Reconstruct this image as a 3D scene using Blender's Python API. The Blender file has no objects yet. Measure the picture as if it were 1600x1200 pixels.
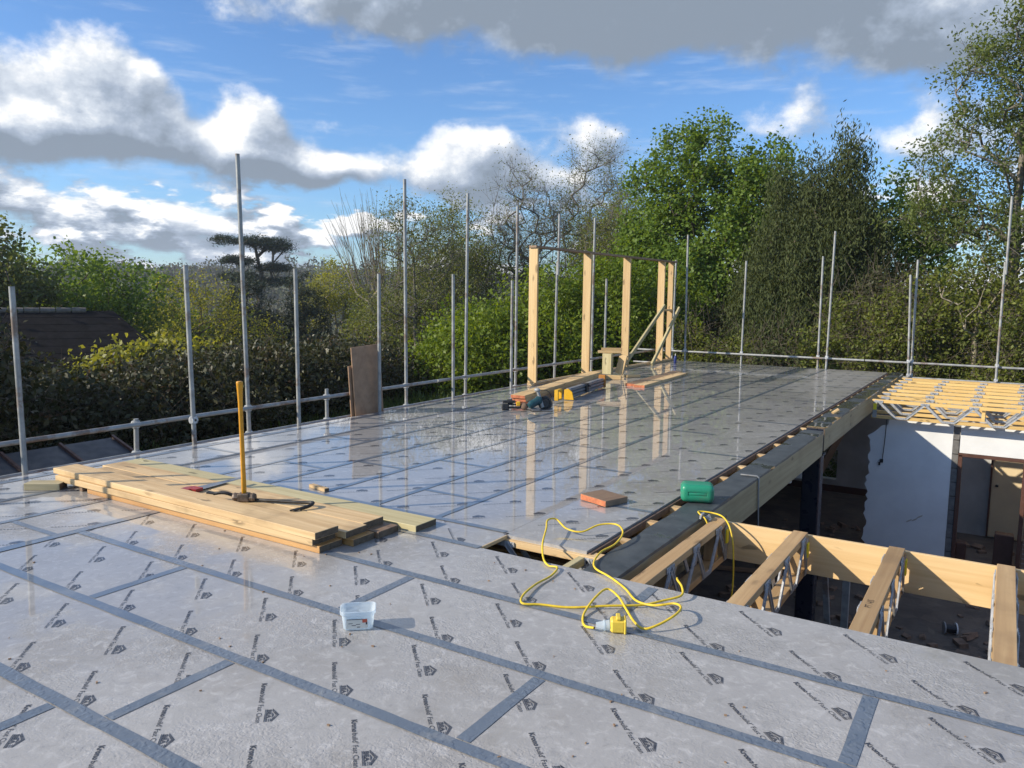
import bpy, bmesh, math, random
import numpy as np
from mathutils import Vector, Matrix

random.seed(7)
rng = np.random.default_rng(11)
SC = bpy.context.scene
COL = SC.collection
R = math.radians

# ------------------------------------------------------------------ camera
cam_d = bpy.data.cameras.new('camera')
cam = bpy.data.objects.new('camera', cam_d)
COL.objects.link(cam)
yaw, pitch, roll = R(32.30), R(6.59), R(0.64)
fwd = Vector((-math.sin(yaw)*math.cos(pitch), math.cos(yaw)*math.cos(pitch), -math.sin(pitch)))
rt0 = Vector((math.cos(yaw), math.sin(yaw), 0)); up0 = rt0.cross(fwd)
rt = rt0*math.cos(roll) + up0*math.sin(roll); upv = -rt0*math.sin(roll) + up0*math.cos(roll)
M = Matrix((rt, upv, -fwd)).transposed().to_4x4()
M.translation = Vector((0.440, -1.509, 1.606))
cam.matrix_world = M
cam_d.sensor_width = 36; cam_d.lens = 1221.36/1600*36
cam_d.clip_start = 0.05; cam_d.clip_end = 3000
SC.camera = cam

# ------------------------------------------------------------------ node helper
class NT:
    def __init__(s, tree): s.t = tree; s.n = tree.nodes; s.l = tree.links
    def new(s, k, **kw):
        n = s.n.new(k)
        for a, b in kw.items(): setattr(n, a, b)
        return n
    def put(s, sock, v):
        if v is None: return
        if isinstance(v, bpy.types.NodeSocket): s.l.new(v, sock)
        else:
            if isinstance(v, (tuple, list)) and sock.type == 'RGBA' and len(v) == 3: v = (*v, 1)
            sock.default_value = v
    def m(s, op, a, b=None, c=None, clamp=False):
        n = s.new('ShaderNodeMath', operation=op, use_clamp=clamp)
        s.put(n.inputs[0], a); s.put(n.inputs[1], b); s.put(n.inputs[2], c)
        return n.outputs[0]
    def v(s, op, a, b=None, sc=None):
        n = s.new('ShaderNodeVectorMath', operation=op)
        s.put(n.inputs[0], a); s.put(n.inputs[1], b)
        if sc is not None: s.put(n.inputs['Scale'], sc)
        return n.outputs['Value'] if op in ('LENGTH', 'DOT_PRODUCT') else n.outputs['Vector']
    def noise(s, vec, scale=1, detail=3, rough=.5, out='Fac', dist=0):
        n = s.new('ShaderNodeTexNoise')
        s.put(n.inputs['Vector'], vec); n.inputs['Scale'].default_value = scale
        n.inputs['Detail'].default_value = detail; n.inputs['Roughness'].default_value = rough
        n.inputs['Distortion'].default_value = dist
        return n.outputs[out]
    def voro(s, vec, scale, feature='F1', out='Distance'):
        n = s.new('ShaderNodeTexVoronoi', feature=feature)
        s.put(n.inputs['Vector'], vec); n.inputs['Scale'].default_value = scale
        return n.outputs[out]
    def sm(s, x, a, b, lo=0, hi=1):
        n = s.new('ShaderNodeMapRange', interpolation_type='SMOOTHSTEP')
        s.put(n.inputs[0], x); s.put(n.inputs[1], a); s.put(n.inputs[2], b)
        s.put(n.inputs[3], lo); s.put(n.inputs[4], hi)
        return n.outputs[0]
    def mix(s, f, a, b, blend='MIX'):
        n = s.new('ShaderNodeMix', data_type='RGBA', blend_type=blend)
        s.put(n.inputs['Factor'], f); s.put(n.inputs[6], a); s.put(n.inputs[7], b)
        return n.outputs[2]
    def ramp(s, f, stops):
        n = s.new('ShaderNodeValToRGB'); e = n.color_ramp.elements
        while len(e) < len(stops): e.new(.5)
        for i, (p, c) in enumerate(stops): e[i].position = p; e[i].color = (*c, 1)
        s.put(n.inputs[0], f); return n.outputs[0]
    def xyz(s, v):
        n = s.new('ShaderNodeSeparateXYZ'); s.put(n.inputs[0], v); return n.outputs
    def comb(s, x, y, z):
        n = s.new('ShaderNodeCombineXYZ')
        for i, q in enumerate((x, y, z)): s.put(n.inputs[i], q)
        return n.outputs[0]
    def bump(s, h, strength=.3, dist=.01, normal=None):
        n = s.new('ShaderNodeBump'); s.put(n.inputs['Height'], h)
        s.put(n.inputs['Strength'], strength); n.inputs['Distance'].default_value = dist
        if normal is not None: s.put(n.inputs['Normal'], normal)
        return n.outputs[0]

# ------------------------------------------------------------------ world (sky with broken cumulus)
SUN_EL = R(28.0)
SX, SY = 0.70, 0.714            # horizontal direction the light travels
w = bpy.data.worlds.new('World'); SC.world = w; w.use_nodes = True
T = NT(w.node_tree)
for n in list(T.n): T.n.remove(n)
out = T.new('ShaderNodeOutputWorld'); bg = T.new('ShaderNodeBackground')
sky = T.new('ShaderNodeTexSky', sky_type='NISHITA')
sky.sun_disc = False; sky.sun_elevation = SUN_EL
sky.sun_rotation = math.atan2(-SX, -SY)
sky.air_density = 1.0; sky.dust_density = 0.25; sky.ozone_density = 3.0
D0 = T.new('ShaderNodeTexCoord').outputs['Generated']
# (azimuth from +Y towards +X, elevation, half widths, strength), all in degrees
BL = [(-27,20.3,15,4.4,1.25), (-38,24,15,4.2,1.0), (-12,20,12,3.2,.8), (-44,18.6,6,1.8,.5), (-30,29,30,6,.8), (-72,27,16,6,1.0),  # last entry here: unseen bright cloud added for sheen on the left deck
      (-59.5,12.4,3.6,2.4,.95), (-67,12.0,4.5,3.6,.9), (-59.5,9.9,5.0,1.5,.85), (-64,9.0,7,1.4,.8),
      (-50.3,11.3,2.9,2.5,1.0), (-51,9.0,5.4,1.4,1.05), (-44.5,8.4,4.5,1.0,.85),
      (-36,9.3,4.0,2.3,.95), (-35.5,11.0,2.4,1.4,.5), (-27,10.8,4,2.2,.7), (-31,8.3,6,1.3,.6),
      (-8,15.5,8,2.6,.58), (-13,11.6,4,1.4,.5), (-6.5,9.4,5,1.9,.62), (3,16,9,4,.6), (1,9,5,2.6,.5),
      (-62,18.5,8,1.0,.42), (-45,11.4,2.0,.9,.35), (-62,5.0,5,1.3,.75), (-53.5,4.6,4.5,1.1,.65), (-46.5,4.4,3.5,.9,.6), (-57,3.0,9,.8,.6), (-68,6.2,4,1.2,.6)]
def cloud_density(d):
    wv = T.noise(d, 5.0, 3, .55, 'Color')
    ws = T.xyz(wv)
    x, y, z = T.xyz(d)
    az = T.m('MULTIPLY', T.m('ARCTAN2', x, y), 57.2958)
    el = T.m('MULTIPLY', T.m('ARCSINE', z), 57.2958)
    az = T.m('ADD', az, T.m('MULTIPLY', T.m('SUBTRACT', ws[0], .5), 7.5))
    el = T.m('ADD', el, T.m('MULTIPLY', T.m('SUBTRACT', ws[1], .5), 5))
    tot = None
    for a, e, wa, we, s in BL:
        p = T.m('DIVIDE', T.m('SUBTRACT', az, a), wa); q = T.m('DIVIDE', T.m('SUBTRACT', el, e), we)
        r2 = T.m('MULTIPLY_ADD', q, q, T.m('MULTIPLY', p, p))
        g = T.m('MULTIPLY', T.m('EXPONENT', T.m('MULTIPLY', r2, -1)), s)
        tot = g if tot is None else T.m('ADD', tot, g)
    # loose layer of clouds everywhere, flattened towards the horizon
    zz = T.m('ADD', T.m('MAXIMUM', z, 0), .10)
    pl = T.comb(T.m('DIVIDE', x, zz), T.m('DIVIDE', y, zz), 0)
    lay = T.noise(pl, 1.5, 6, .62)
    low = T.sm(el, 8.0, 5.2)                        # more of it low down
    hi = T.sm(el, 22, 34)  # high clouds out of view, strengthened for bright highlights on the film
    lay = T.m('MULTIPLY', T.sm(lay, .38, .66), T.m('ADD', T.m('MULTIPLY', low, .22), T.m('MULTIPLY', hi, .95)))
    lo2 = T.noise(T.v('MULTIPLY', d, (1, 1, 2.6)), 9.5, 5, .58)
    tot = T.m('ADD', tot, T.m('MULTIPLY', T.sm(lo2, .42, .68), T.m('MULTIPLY', T.sm(el, 8.5, 5.5), .95)))
    tot = T.m('ADD', tot, lay)
    det = T.noise(T.v('MULTIPLY', d, (1, 1, 1.35)), 13, 8, .60)
    tot = T.m('ADD', tot, T.m('MULTIPLY', T.m('SUBTRACT', det, .5), 1.2))
    return tot
dens = cloud_density(D0)
up = T.v('NORMALIZE', T.v('ADD', D0, (-.016, -.006, .020)))
dens2 = cloud_density(up)
mask = T.sm(dens, .33, .74)
thick = T.sm(dens, .5, 1.25)
lit = T.m('ADD', T.m('MULTIPLY', T.m('SUBTRACT', dens, dens2), 1.75), T.m('ADD', T.m('SUBTRACT', .50, T.m('MULTIPLY', thick, .32)), T.m('MULTIPLY', T.m('SUBTRACT', T.noise(D0, 6.5, 5, .6), .5), .75)), clamp=True)
ccol = T.ramp(lit, [(0, (.23, .28, .35)), (.38, (.35, .415, .52)), (.70, (.60, .655, .735)), (1, (.97, .965, .96))])
ccol = T.v('SCALE', ccol, None, 9.5)
wisp = T.m('MULTIPLY', T.sm(T.noise(T.v('MULTIPLY', D0, (3, 3, 22)), 3.5, 5, .6), .50, .80), .26)
skyc = T.mix(1.0, sky.outputs[0], (.82, 1.09, 1.40, 1), 'MULTIPLY')
base = T.mix(wisp, skyc, (6.8, 7.2, 7.8, 1))
fin = T.mix(mask, base, ccol)
T.put(bg.inputs['Color'], fin); bg.inputs['Strength'].default_value = 0.10
T.l.new(bg.outputs[0], out.inputs[0])

# ------------------------------------------------------------------ sun
sd = bpy.data.lights.new('sun', 'SUN'); sd.energy = 5.0; sd.angle = R(0.6); sd.color = (1.0, .90, .74)
sun = bpy.data.objects.new('sun', sd); COL.objects.link(sun)
ld = Vector((SX*math.cos(SUN_EL), SY*math.cos(SUN_EL), -math.sin(SUN_EL)))
sun.rotation_euler = ld.to_track_quat('-Z', 'Y').to_euler(); sun.location = (-20, -20, 30)
vs = SC.view_settings
vs.view_transform = 'Standard'; vs.look = 'None'; vs.gamma = 1; vs.use_curve_mapping = False; vs.exposure = 0.33
try: SC.cycles.max_bounces = 8; SC.cycles.transparent_max_bounces = 12
except Exception: pass

# ------------------------------------------------------------------ materials
MATS = {}
def mat(name):
    m = bpy.data.materials.new(name); m.use_nodes = True
    t = NT(m.node_tree); b = t.n['Principled BSDF']; MATS[name] = m
    return m, t, b
def simple(name, col, rough=.5, metal=0, var=.12, nscale=6, bump=.0, spec=.5):
    m, t, b = mat(name)
    co = t.new('ShaderNodeTexCoord').outputs['Object']
    n = t.noise(co, nscale, 5, .6)
    c2 = tuple(max(0, c*(1-var*2)) for c in col); c3 = tuple(min(1, c*(1+var)) for c in col)
    t.put(b.inputs['Base Color'], t.ramp(n, [(.3, c2), (.7, c3)]))
    b.inputs['Metallic'].default_value = metal
    t.put(b.inputs['Roughness'], t.sm(t.noise(co, nscale*2.3, 3), .3, .7, max(.02, rough-.1), min(1, rough+.1)))
    b.inputs['Specular IOR Level'].default_value = spec
    if bump: t.put(b.inputs['Normal'], t.bump(t.noise(co, nscale*6, 4, .6), bump, .004))
    return m
def wood(name, light, dark, rough=.55, stain=.25, knots=True, wet=0):
    m, t, b = mat(name)
    co = t.new('ShaderNodeTexCoord').outputs['Object']
    rnd = t.new('ShaderNodeObjectInfo').outputs['Random']
    co = t.v('ADD', co, t.comb(t.m('MULTIPLY', rnd, 37.0), t.m('MULTIPLY', rnd, 11.0), t.m('MULTIPLY', rnd, 23.0)))
    g = t.noise(t.v('MULTIPLY', co, (.9, 26, 26)), 1.0, 5, .6, dist=.6)
    g2 = t.noise(t.v('MULTIPLY', co, (.35, 5, 5)), 1.0, 4, .55)
    c = t.ramp(t.m('ADD', t.m('MULTIPLY', g, .6), t.m('MULTIPLY', g2, .4)), [(.34, dark), (.62, light)])
    st = t.sm(t.noise(co, 1.7, 4, .6), .5, .72)
    c = t.mix(t.m('MULTIPLY', st, stain), c, tuple(x*.5 for x in dark))
    if knots:
        kv = t.v('MULTIPLY', co, (2.2, 7.0, 7.0))
        k = t.voro(kv, 1.0)
        kn = t.new('ShaderNodeTexVoronoi'); t.put(kn.inputs['Vector'], kv)
        pick = t.m('GREATER_THAN', t.xyz(kn.outputs['Color'])[0], .40)
        kk = t.m('MULTIPLY', t.sm(k, .23, .10), pick)
        c = t.mix(t.m('MULTIPLY', kk, .75), c, tuple(x*.33 for x in dark))
    hsv = t.new('ShaderNodeHueSaturation'); t.put(hsv.inputs['Color'], c)
    t.put(hsv.inputs['Value'], t.m('ADD', .86, t.m('MULTIPLY', rnd, .26)))
    t.put(b.inputs['Base Color'], hsv.outputs[0])
    b.inputs['Roughness'].default_value = rough
    b.inputs['Coat Weight'].default_value = wet; b.inputs['Coat Roughness'].default_value = .15
    t.put(b.inputs['Normal'], t.bump(g, .25, .002))
    return m
W_PINE = wood('pine', (.68, .49, .26), (.44, .275, .12), stain=.6)
W_STUD = wood('stud_pine', (.66, .47, .23), (.50, .31, .13), stain=.1)
W_WET = wood('wet_pine', (.52, .29, .10), (.36, .17, .05), rough=.4, stain=.35)
W_JOIST = wood('joist_timber', (.50, .34, .17), (.36, .22, .10), stain=.4)
W_YEL = wood('yellow_joist', (.76, .52, .20), (.62, .39, .13), stain=.12)
W_GREEN = wood('treated_timber', (.40, .34, .20), (.27, .22, .12), stain=.35)
W_TREAT = wood('pale_treated', (.52, .45, .25), (.38, .31, .15), stain=.25)
W_BROWN = wood('brown_offcut', (.30, .20, .12), (.20, .12, .07), stain=.3)
W_PLY = wood('plywood', (.70, .50, .26), (.58, .38, .17), stain=.12)
W_CHIPB = simple('brown_chipboard', (.36, .225, .135), .8, var=.14, nscale=7, bump=.15)
W_CHIP = simple('chipboard', (.16, .10, .065), .8, var=.18, nscale=14, bump=.2)
W_FRAME = simple('frame_paint', (.10, .045, .03), .5, nscale=9)
END_RED = simple('end_paint', (.55, .17, .07), .6, var=.25, nscale=18)
END_SHADE = simple('shaded_end_grain', (.13, .09, .055), .75, var=.25, nscale=30)  # end grain, with the shade on board ends darkened into the colour
STEEL = simple('galvanised', (.33, .335, .325), .5, .25, var=.16, nscale=9, bump=.05)
def rusty(m, amt):
    t = NT(m.node_tree); b = t.n['Principled BSDF']; old = b.inputs['Base Color'].links[0].from_socket
    P = t.new('ShaderNodeNewGeometry').outputs['Position']
    r_ = t.m('MULTIPLY', t.sm(t.m('ADD', t.noise(P, 2.3, 5, .7), t.m('MULTIPLY', t.noise(P, 30, 3, .6), .15)), .60, .72), amt)
    c = t.mix(r_, old, (.17, .095, .055)); w_ = t.m('MULTIPLY', t.sm(t.noise(P, 5.1, 4, .7), .62, .70), .3)
    t.put(b.inputs['Base Color'], t.mix(w_, c, (.50, .50, .48)))
rusty(STEEL, .7)
STEEL_B = simple('bright_galvanised', (.50, .51, .52), .4, .35, var=.15, nscale=20)
IRON = simple('dark_steel', (.045, .042, .04), .5, .5, var=.3, nscale=25)
RUST = simple('weathered_steel', (.16, .12, .09), .6, .4, var=.35, nscale=30)
NAVY = simple('column_paint', (.012, .016, .03), .35, nscale=4)
BLACK = simple('black_plastic', (.018, .018, .02), .45)
TEAL = simple('teal_plastic', (.012, .06, .075), .35)
GREYP = simple('grey_plastic', (.30, .31, .31), .45)
YELLOW = simple('yellow_plastic', (.72, .40, .02), .4, var=.08)
YCORD = simple('yellow_cable', (.74, .52, .03), .5, var=.12, nscale=20)
YTAG = simple('yellow_tag', (.85, .68, .02), .5, var=.04)
HANDLE = simple('fibreglass_handle', (.66, .30, .015), .35, var=.10, nscale=12)
REDP = simple('red_plastic', (.32, .03, .025), .4)
ORANGE = simple('orange_plastic', (.42, .17, .03), .45)
ALU = simple('aluminium', (.30, .31, .33), .4, .6, nscale=12)
BLUEP = simple('blue_plastic', (.03, .05, .22), .4)
BARK = simple('bark', (.13, .105, .075), .9, var=.3, nscale=5, bump=.4)
BARKG = simple('grey_bark', (.19, .17, .14), .9, var=.3, nscale=5, bump=.4)
BARKL = simple('pale_bark', (.30, .26, .19), .9, var=.3, nscale=5, bump=.4)
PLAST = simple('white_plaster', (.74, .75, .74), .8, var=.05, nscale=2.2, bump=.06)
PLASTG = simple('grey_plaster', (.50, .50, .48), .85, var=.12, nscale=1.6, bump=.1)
CREAM = simple('cream_paint', (.72, .58, .36), .6, var=.05, nscale=2)
CARD = simple('paper_label', (.72, .70, .62), .6, var=.05)
INK = simple('label_ink', (.05, .05, .06), .6)
INKR = simple('label_red', (.60, .12, .07), .6)
BRICKM = simple('brick', (.22, .15, .105), .85, var=.25, nscale=10, bump=.3)
BLOCKM = simple('blockwork', (.17, .165, .155), .9, var=.2, nscale=12, bump=.3)
SLATE = simple('roof_tile', (.012, .011, .012), .85, var=.3, nscale=3, bump=.3, spec=.12)
RIDGE = simple('ridge_tile', (.16, .14, .12), .8, var=.2, nscale=6)
DARKGL = simple('dark_sheet', (.03, .035, .045), .4, nscale=3)

def m_tub():
    m, t, b = mat('clear_plastic')
    b.inputs['Base Color'].default_value = (.86, .92, .95, 1); b.inputs['Roughness'].default_value = .22
    b.inputs['Transmission Weight'].default_value = .0
    tr = t.new('ShaderNodeBsdfTransparent'); tr.inputs[0].default_value = (.93, .96, .98, 1)
    tl = t.new('ShaderNodeBsdfTranslucent'); tl.inputs[0].default_value = (.8, .88, .92, 1)
    a = t.new('ShaderNodeMixShader'); a.inputs[0].default_value = .35
    t.l.new(b.outputs[0], a.inputs[1]); t.l.new(tl.outputs[0], a.inputs[2])
    c = t.new('ShaderNodeMixShader'); c.inputs[0].default_value = .52
    t.l.new(a.outputs[0], c.inputs[1]); t.l.new(tr.outputs[0], c.inputs[2])
    t.l.new(c.outputs[0], t.n['Material Output'].inputs[0]); return m
TUBM = m_tub()
def m_jerry():
    m, t, b = mat('green_plastic')
    co = t.new('ShaderNodeTexCoord').outputs['Object']
    dirt = t.sm(t.noise(co, 9, 5, .65), .52, .72)
    t.put(b.inputs['Base Color'], t.mix(t.m('MULTIPLY', dirt, .5), (.018, .235, .135), (.13, .14, .09)))
    b.inputs['Roughness'].default_value = .38
    b.inputs['Subsurface Weight'].default_value = .15; b.inputs['Subsurface Radius'].default_value = (.01, .03, .015)
    return m
JERRY = m_jerry()

# deck film: printed grey moisture barrier with a film of rain water on it
def water_terms(t):
    P = t.new('ShaderNodeNewGeometry').outputs['Position']
    x, y, z = t.xyz(P)
    n1 = t.noise(P, .55, 4, .55); n2 = t.noise(P, 2.2, 4, .6)
    b_ = t.m('ADD', t.m('MULTIPLY', t.sm(y, 1.7, 3.6), .36), t.m('MULTIPLY', t.sm(x, -1.6, -4.2), .20))
    b_ = t.m('SUBTRACT', b_, t.m('MULTIPLY', t.m('MULTIPLY', t.sm(x, -3.1, -1.8), t.sm(y, 3.0, 6.0)), .20))
    b_ = t.m('SUBTRACT', b_, t.m('MULTIPLY', t.m('MULTIPLY', t.sm(x, -4.6, -2.6), t.sm(y, 10.5, 15.0)), .42))
    wet = t.m('ADD', t.m('ADD', t.m('MULTIPLY', n1, .95), t.m('MULTIPLY', n2, .50)), t.m('SUBTRACT', b_, .14))
    return P, n1, n2, t.sm(wet, .67, .80)
def m_film():
    m, t, b = mat('barrier_film')
    P, n1, n2, pud = water_terms(t)
    blot = t.noise(P, 1.1, 5, .6); fine = t.noise(P, 45, 4, .6)
    c = t.ramp(blot, [(.3, (.29, .278, .266)), (.7, (.40, .384, .368))])
    mud = t.m('MULTIPLY', t.sm(t.m('ADD', t.m('MULTIPLY', t.noise(P, .8, 5, .65), .8), t.m('MULTIPLY', t.noise(P, 6, 4, .7), .25)), .53, .70), .50)
    c = t.mix(mud, c, (.235, .205, .165))
    mot = t.noise(P, 17, 5, .65, dist=.8)
    c = t.mix(t.m('MULTIPLY', t.sm(mot, .50, .72), .55), c, (.54, .525, .51))
    c = t.mix(t.m('MULTIPLY', t.sm(mot, .46, .30), .40), c, (.21, .205, .20))
    c = t.mix(t.m('MULTIPLY', pud, .20), c, (.17, .17, .168))
    sp = t.m('MULTIPLY', t.sm(t.voro(P, 9.0), .045, .02), t.m('GREATER_THAN', t.noise(P, 3.1, 2), .54))
    c = t.mix(sp, c, (.06, .055, .05))
    t.put(b.inputs['Base Color'], c)
    wr = t.m('ADD', t.m('MULTIPLY', t.noise(P, 34, 4, .6, dist=1.6), .6), t.m('MULTIPLY', t.noise(P, 11, 3, .6, dist=1.0), .9)); wr2 = t.voro(t.v('ADD', P, t.v('SCALE', t.noise(P, 14, 3, .5, 'Color'), None, .09)), 26, 'DISTANCE_TO_EDGE')
    crease = t.m('ADD', t.m('MULTIPLY', wr, .7), t.m('MULTIPLY', t.sm(wr2, 0, .14), .24))
    drop = t.sm(t.voro(P, 75, 'SMOOTH_F1'), .45, .2)
    h = t.m('ADD', crease, t.m('MULTIPLY', drop, .35))
    dry = t.m('SUBTRACT', 1.0, pud)
    patch = t.sm(t.noise(P, 1.35, 4, .6), .40, .60)
    fary = t.sm(t.xyz(P)[1], 6.5, 2.2)
    crk = t.m('MULTIPLY', t.m('MULTIPLY_ADD', patch, .90, .20), t.m('MULTIPLY_ADD', fary, .85, .15))
    nrm = t.bump(h, t.m('MULTIPLY', t.m('MULTIPLY_ADD', dry, .44, .05), crk), .0042)
    t.put(b.inputs['Normal'], nrm)
    b.inputs['Roughness'].default_value = .42
    b.inputs['Specular IOR Level'].default_value = .4
    b.inputs['Coat Weight'].default_value = 1.0; b.inputs['Coat IOR'].default_value = 1.36
    t.put(b.inputs['Coat Roughness'], t.m('ADD', t.m('MULTIPLY_ADD', dry, .16, .022), t.sm(t.xyz(P)[1], 11, 16, 0, .07)))
    rip = t.noise(t.v('MULTIPLY', P, (1, 1, 1)), 5.5, 3, .55)
    cn = t.bump(t.m('ADD', t.m('MULTIPLY', rip, t.m('MULTIPLY_ADD', fary, .7, .3)), t.m('MULTIPLY', t.m('MULTIPLY', h, dry), t.m('MULTIPLY', crk, .75))), t.m('MULTIPLY', t.m('MULTIPLY_ADD', dry, .36, .04), t.m('MULTIPLY_ADD', fary, .8, .2)), .006)
    t.put(b.inputs['Coat Normal'], cn)
    return m
FILM = m_film()
def m_tape():
    m, t, b = mat('joint_tape')
    P, n1, n2, pud = water_terms(t)
    c = t.ramp(t.noise(P, 3, 4, .6), [(.3, (.088, .115, .155)), (.7, (.13, .158, .20))])
    c = t.mix(t.m('MULTIPLY', t.sm(t.noise(P, 7, 5, .7), .5, .72), .45), c, (.25, .25, .245))
    t.put(b.inputs['Base Color'], c)
    bub = t.sm(t.voro(t.v('ADD', P, t.v('SCALE', t.noise(P, 20, 2, .5, 'Color'), None, .04)), 42, 'SMOOTH_F1'), .5, .25)
    h = t.m('ADD', bub, t.m('MULTIPLY', t.noise(P, 35, 4), .6)); dry = t.m('SUBTRACT', 1.0, pud)
    t.put(b.inputs['Normal'], t.bump(h, t.m('MULTIPLY_ADD', dry, .34, .04), .0045))
    b.inputs['Roughness'].default_value = .4
    b.inputs['Coat Weight'].default_value = .9; b.inputs['Coat IOR'].default_value = 1.36
    t.put(b.inputs['Coat Roughness'], t.m('MULTIPLY_ADD', dry, .16, .02))
    t.put(b.inputs['Coat Normal'], t.bump(t.m('ADD', t.noise(P, 5.5, 3), t.m('MULTIPLY', h, t.m('MULTIPLY', dry, .3))), t.m('MULTIPLY_ADD', dry, .3, .035), .006))
    return m
TAPE = m_tape()
def m_print():
    m, t, b = mat('print_ink')
    P, n1, n2, pud = water_terms(t)
    wear = t.noise(P, 60, 4, .65)
    t.put(b.inputs['Base Color'], t.ramp(wear, [(.38, (.018, .02, .03)), (.60, (.07, .07, .08)), (.72, (.27, .265, .26))]))
    dry = t.m('SUBTRACT', 1.0, pud)
    b.inputs['Roughness'].default_value = .45; b.inputs['Coat Weight'].default_value = .8; b.inputs['Coat IOR'].default_value = 1.36
    t.put(b.inputs['Coat Roughness'], t.m('MULTIPLY_ADD', dry, .2, .02)); return m
PRINT = m_print()
def m_membrane():
    m, t, b = mat('black_membrane')
    P = t.new('ShaderNodeNewGeometry').outputs['Position']
    yy = t.xyz(P)[1]; n = t.m('ADD', t.noise(P, 1.9, 4, .6), t.sm(yy, 6.0, 9.0, -.10, .04)); pud = t.sm(n, .49, .55)
    t.put(b.inputs['Base Color'], t.ramp(t.noise(P, 7, 5, .6), [(.3, (.028, .034, .038)), (.7, (.07, .08, .085))]))
    t.put(b.inputs['Roughness'], t.m('MULTIPLY_ADD', pud, -.44, .50))
    t.put(b.inputs['Normal'], t.bump(t.noise(P, 11, 4, .6), t.m('MULTIPLY_ADD', pud, -.24, .25), .006)); return m
MEMB = m_membrane()

def m_ground():
    m, t, b = mat('grass_ground')
    P = t.new('ShaderNodeNewGeometry').outputs['Position']
    n = t.noise(P, .35, 6, .65); f = t.noise(P, 9, 5, .7)
    c = t.ramp(n, [(.35, (.045, .075, .018)), (.55, (.075, .11, .03)), (.75, (.085, .07, .035))])
    c = t.mix(t.m('MULTIPLY', t.sm(f, .45, .7), .5), c, (.03, .035, .015))
    t.put(b.inputs['Base Color'], c); b.inputs['Roughness'].default_value = .95
    t.put(b.inputs['Normal'], t.bump(f, .6, .06)); return m
GRASS = m_ground()
def m_hill():
    m, t, b = mat('far_hillside')
    P = t.new('ShaderNodeNewGeometry').outputs['Position']
    n = t.noise(P, .02, 6, .65)
    t.put(b.inputs['Base Color'], t.ramp(n, [(.35, (.06, .075, .03)), (.6, (.09, .085, .045)), (.75, (.11, .12, .05))]))
    b.inputs['Roughness'].default_value = .95; return m
HILL = m_hill()
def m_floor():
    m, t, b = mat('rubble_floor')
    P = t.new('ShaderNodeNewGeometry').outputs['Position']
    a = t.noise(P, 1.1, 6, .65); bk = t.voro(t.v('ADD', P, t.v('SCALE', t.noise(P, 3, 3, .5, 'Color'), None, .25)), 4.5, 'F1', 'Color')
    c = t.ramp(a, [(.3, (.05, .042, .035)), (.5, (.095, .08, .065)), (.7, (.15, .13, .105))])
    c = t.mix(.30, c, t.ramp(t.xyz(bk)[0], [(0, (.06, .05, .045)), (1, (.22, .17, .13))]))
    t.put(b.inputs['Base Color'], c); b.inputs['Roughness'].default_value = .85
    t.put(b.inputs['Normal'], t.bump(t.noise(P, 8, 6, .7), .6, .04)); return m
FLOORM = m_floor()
def m_wallbrick():
    m, t, b = mat('brickwork')
    g = t.new('ShaderNodeNewGeometry'); P = g.outputs['Position']; x, y, z = t.xyz(P)
    br = t.new('ShaderNodeTexBrick'); t.put(br.inputs['Vector'], t.comb(t.m('ADD', x, y), z, 0)); br.inputs['Scale'].default_value = 1.0
    br.inputs['Brick Width'].default_value = .225; br.inputs['Row Height'].default_value = .075; br.inputs['Mortar Size'].default_value = .008
    br.inputs['Color1'].default_value = (.27, .16, .10, 1); br.inputs['Color2'].default_value = (.18, .12, .085, 1); br.inputs['Mortar'].default_value = (.30, .27, .23, 1)
    t.put(b.inputs['Base Color'], br.outputs[0]); b.inputs['Roughness'].default_value = .9
    t.put(b.inputs['Normal'], t.bump(t.m('SUBTRACT', 1, br.outputs[1]), .5, .01)); return m
BRICKW = m_wallbrick()

def leafmat(name, stops, trans=.35, rough=.5):
    m, t, b = mat(name)
    a = t.new('ShaderNodeAttribute', attribute_name='tint').outputs['Fac']
    c = t.ramp(a, stops); t.put(b.inputs['Base Color'], c)
    b.inputs['Roughness'].default_value = rough; b.inputs['Specular IOR Level'].default_value = .3
    tl = t.new('ShaderNodeBsdfTranslucent'); t.put(tl.inputs[0], t.mix(1.0, c, (1.5, 1.35, .55, 1), 'MULTIPLY'))
    x = t.new('ShaderNodeMixShader'); x.inputs[0].default_value = trans
    t.l.new(b.outputs[0], x.inputs[1]); t.l.new(tl.outputs[0], x.inputs[2]); t.l.new(x.outputs[0], t.n['Material Output'].inputs[0])
    return m
L_BUSH = leafmat('bush_leaf', [(0, (.095, .145, .014)), (.6, (.155, .22, .022)), (1, (.22, .28, .034))], .46)
L_SYC = leafmat('sycamore_leaf', [(0, (.075, .13, .022)), (.6, (.145, .225, .036)), (1, (.22, .30, .055))], .45)
L_CON = leafmat('conifer_leaf', [(0, (.045, .062, .02)), (.6, (.075, .095, .03)), (1, (.11, .125, .045))], .32, .75)
L_DARK = leafmat('shrub_leaf', [(0, (.024, .030, .012)), (.5, (.045, .052, .018)), (.85, (.075, .065, .027)), (1, (.13, .085, .045))], .18, .46)
L_OLIVE = leafmat('olive_leaf', [(0, (.085, .11, .024)), (.6, (.165, .195, .038)), (1, (.25, .265, .06))], .45)
L_YEL = leafmat('yellowgreen_leaf', [(0, (.16, .18, .028)), (.6, (.26, .27, .045)), (1, (.33, .32, .07))], .48)
L_PALE = leafmat('pale_leaf', [(0, (.09, .115, .04)), (.6, (.145, .17, .06)), (1, (.20, .215, .09))], .42)
L_TALL = leafmat('ash_leaf', [(0, (.075, .10, .028)), (.6, (.13, .17, .045)), (1, (.20, .24, .075))], .45)
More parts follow.
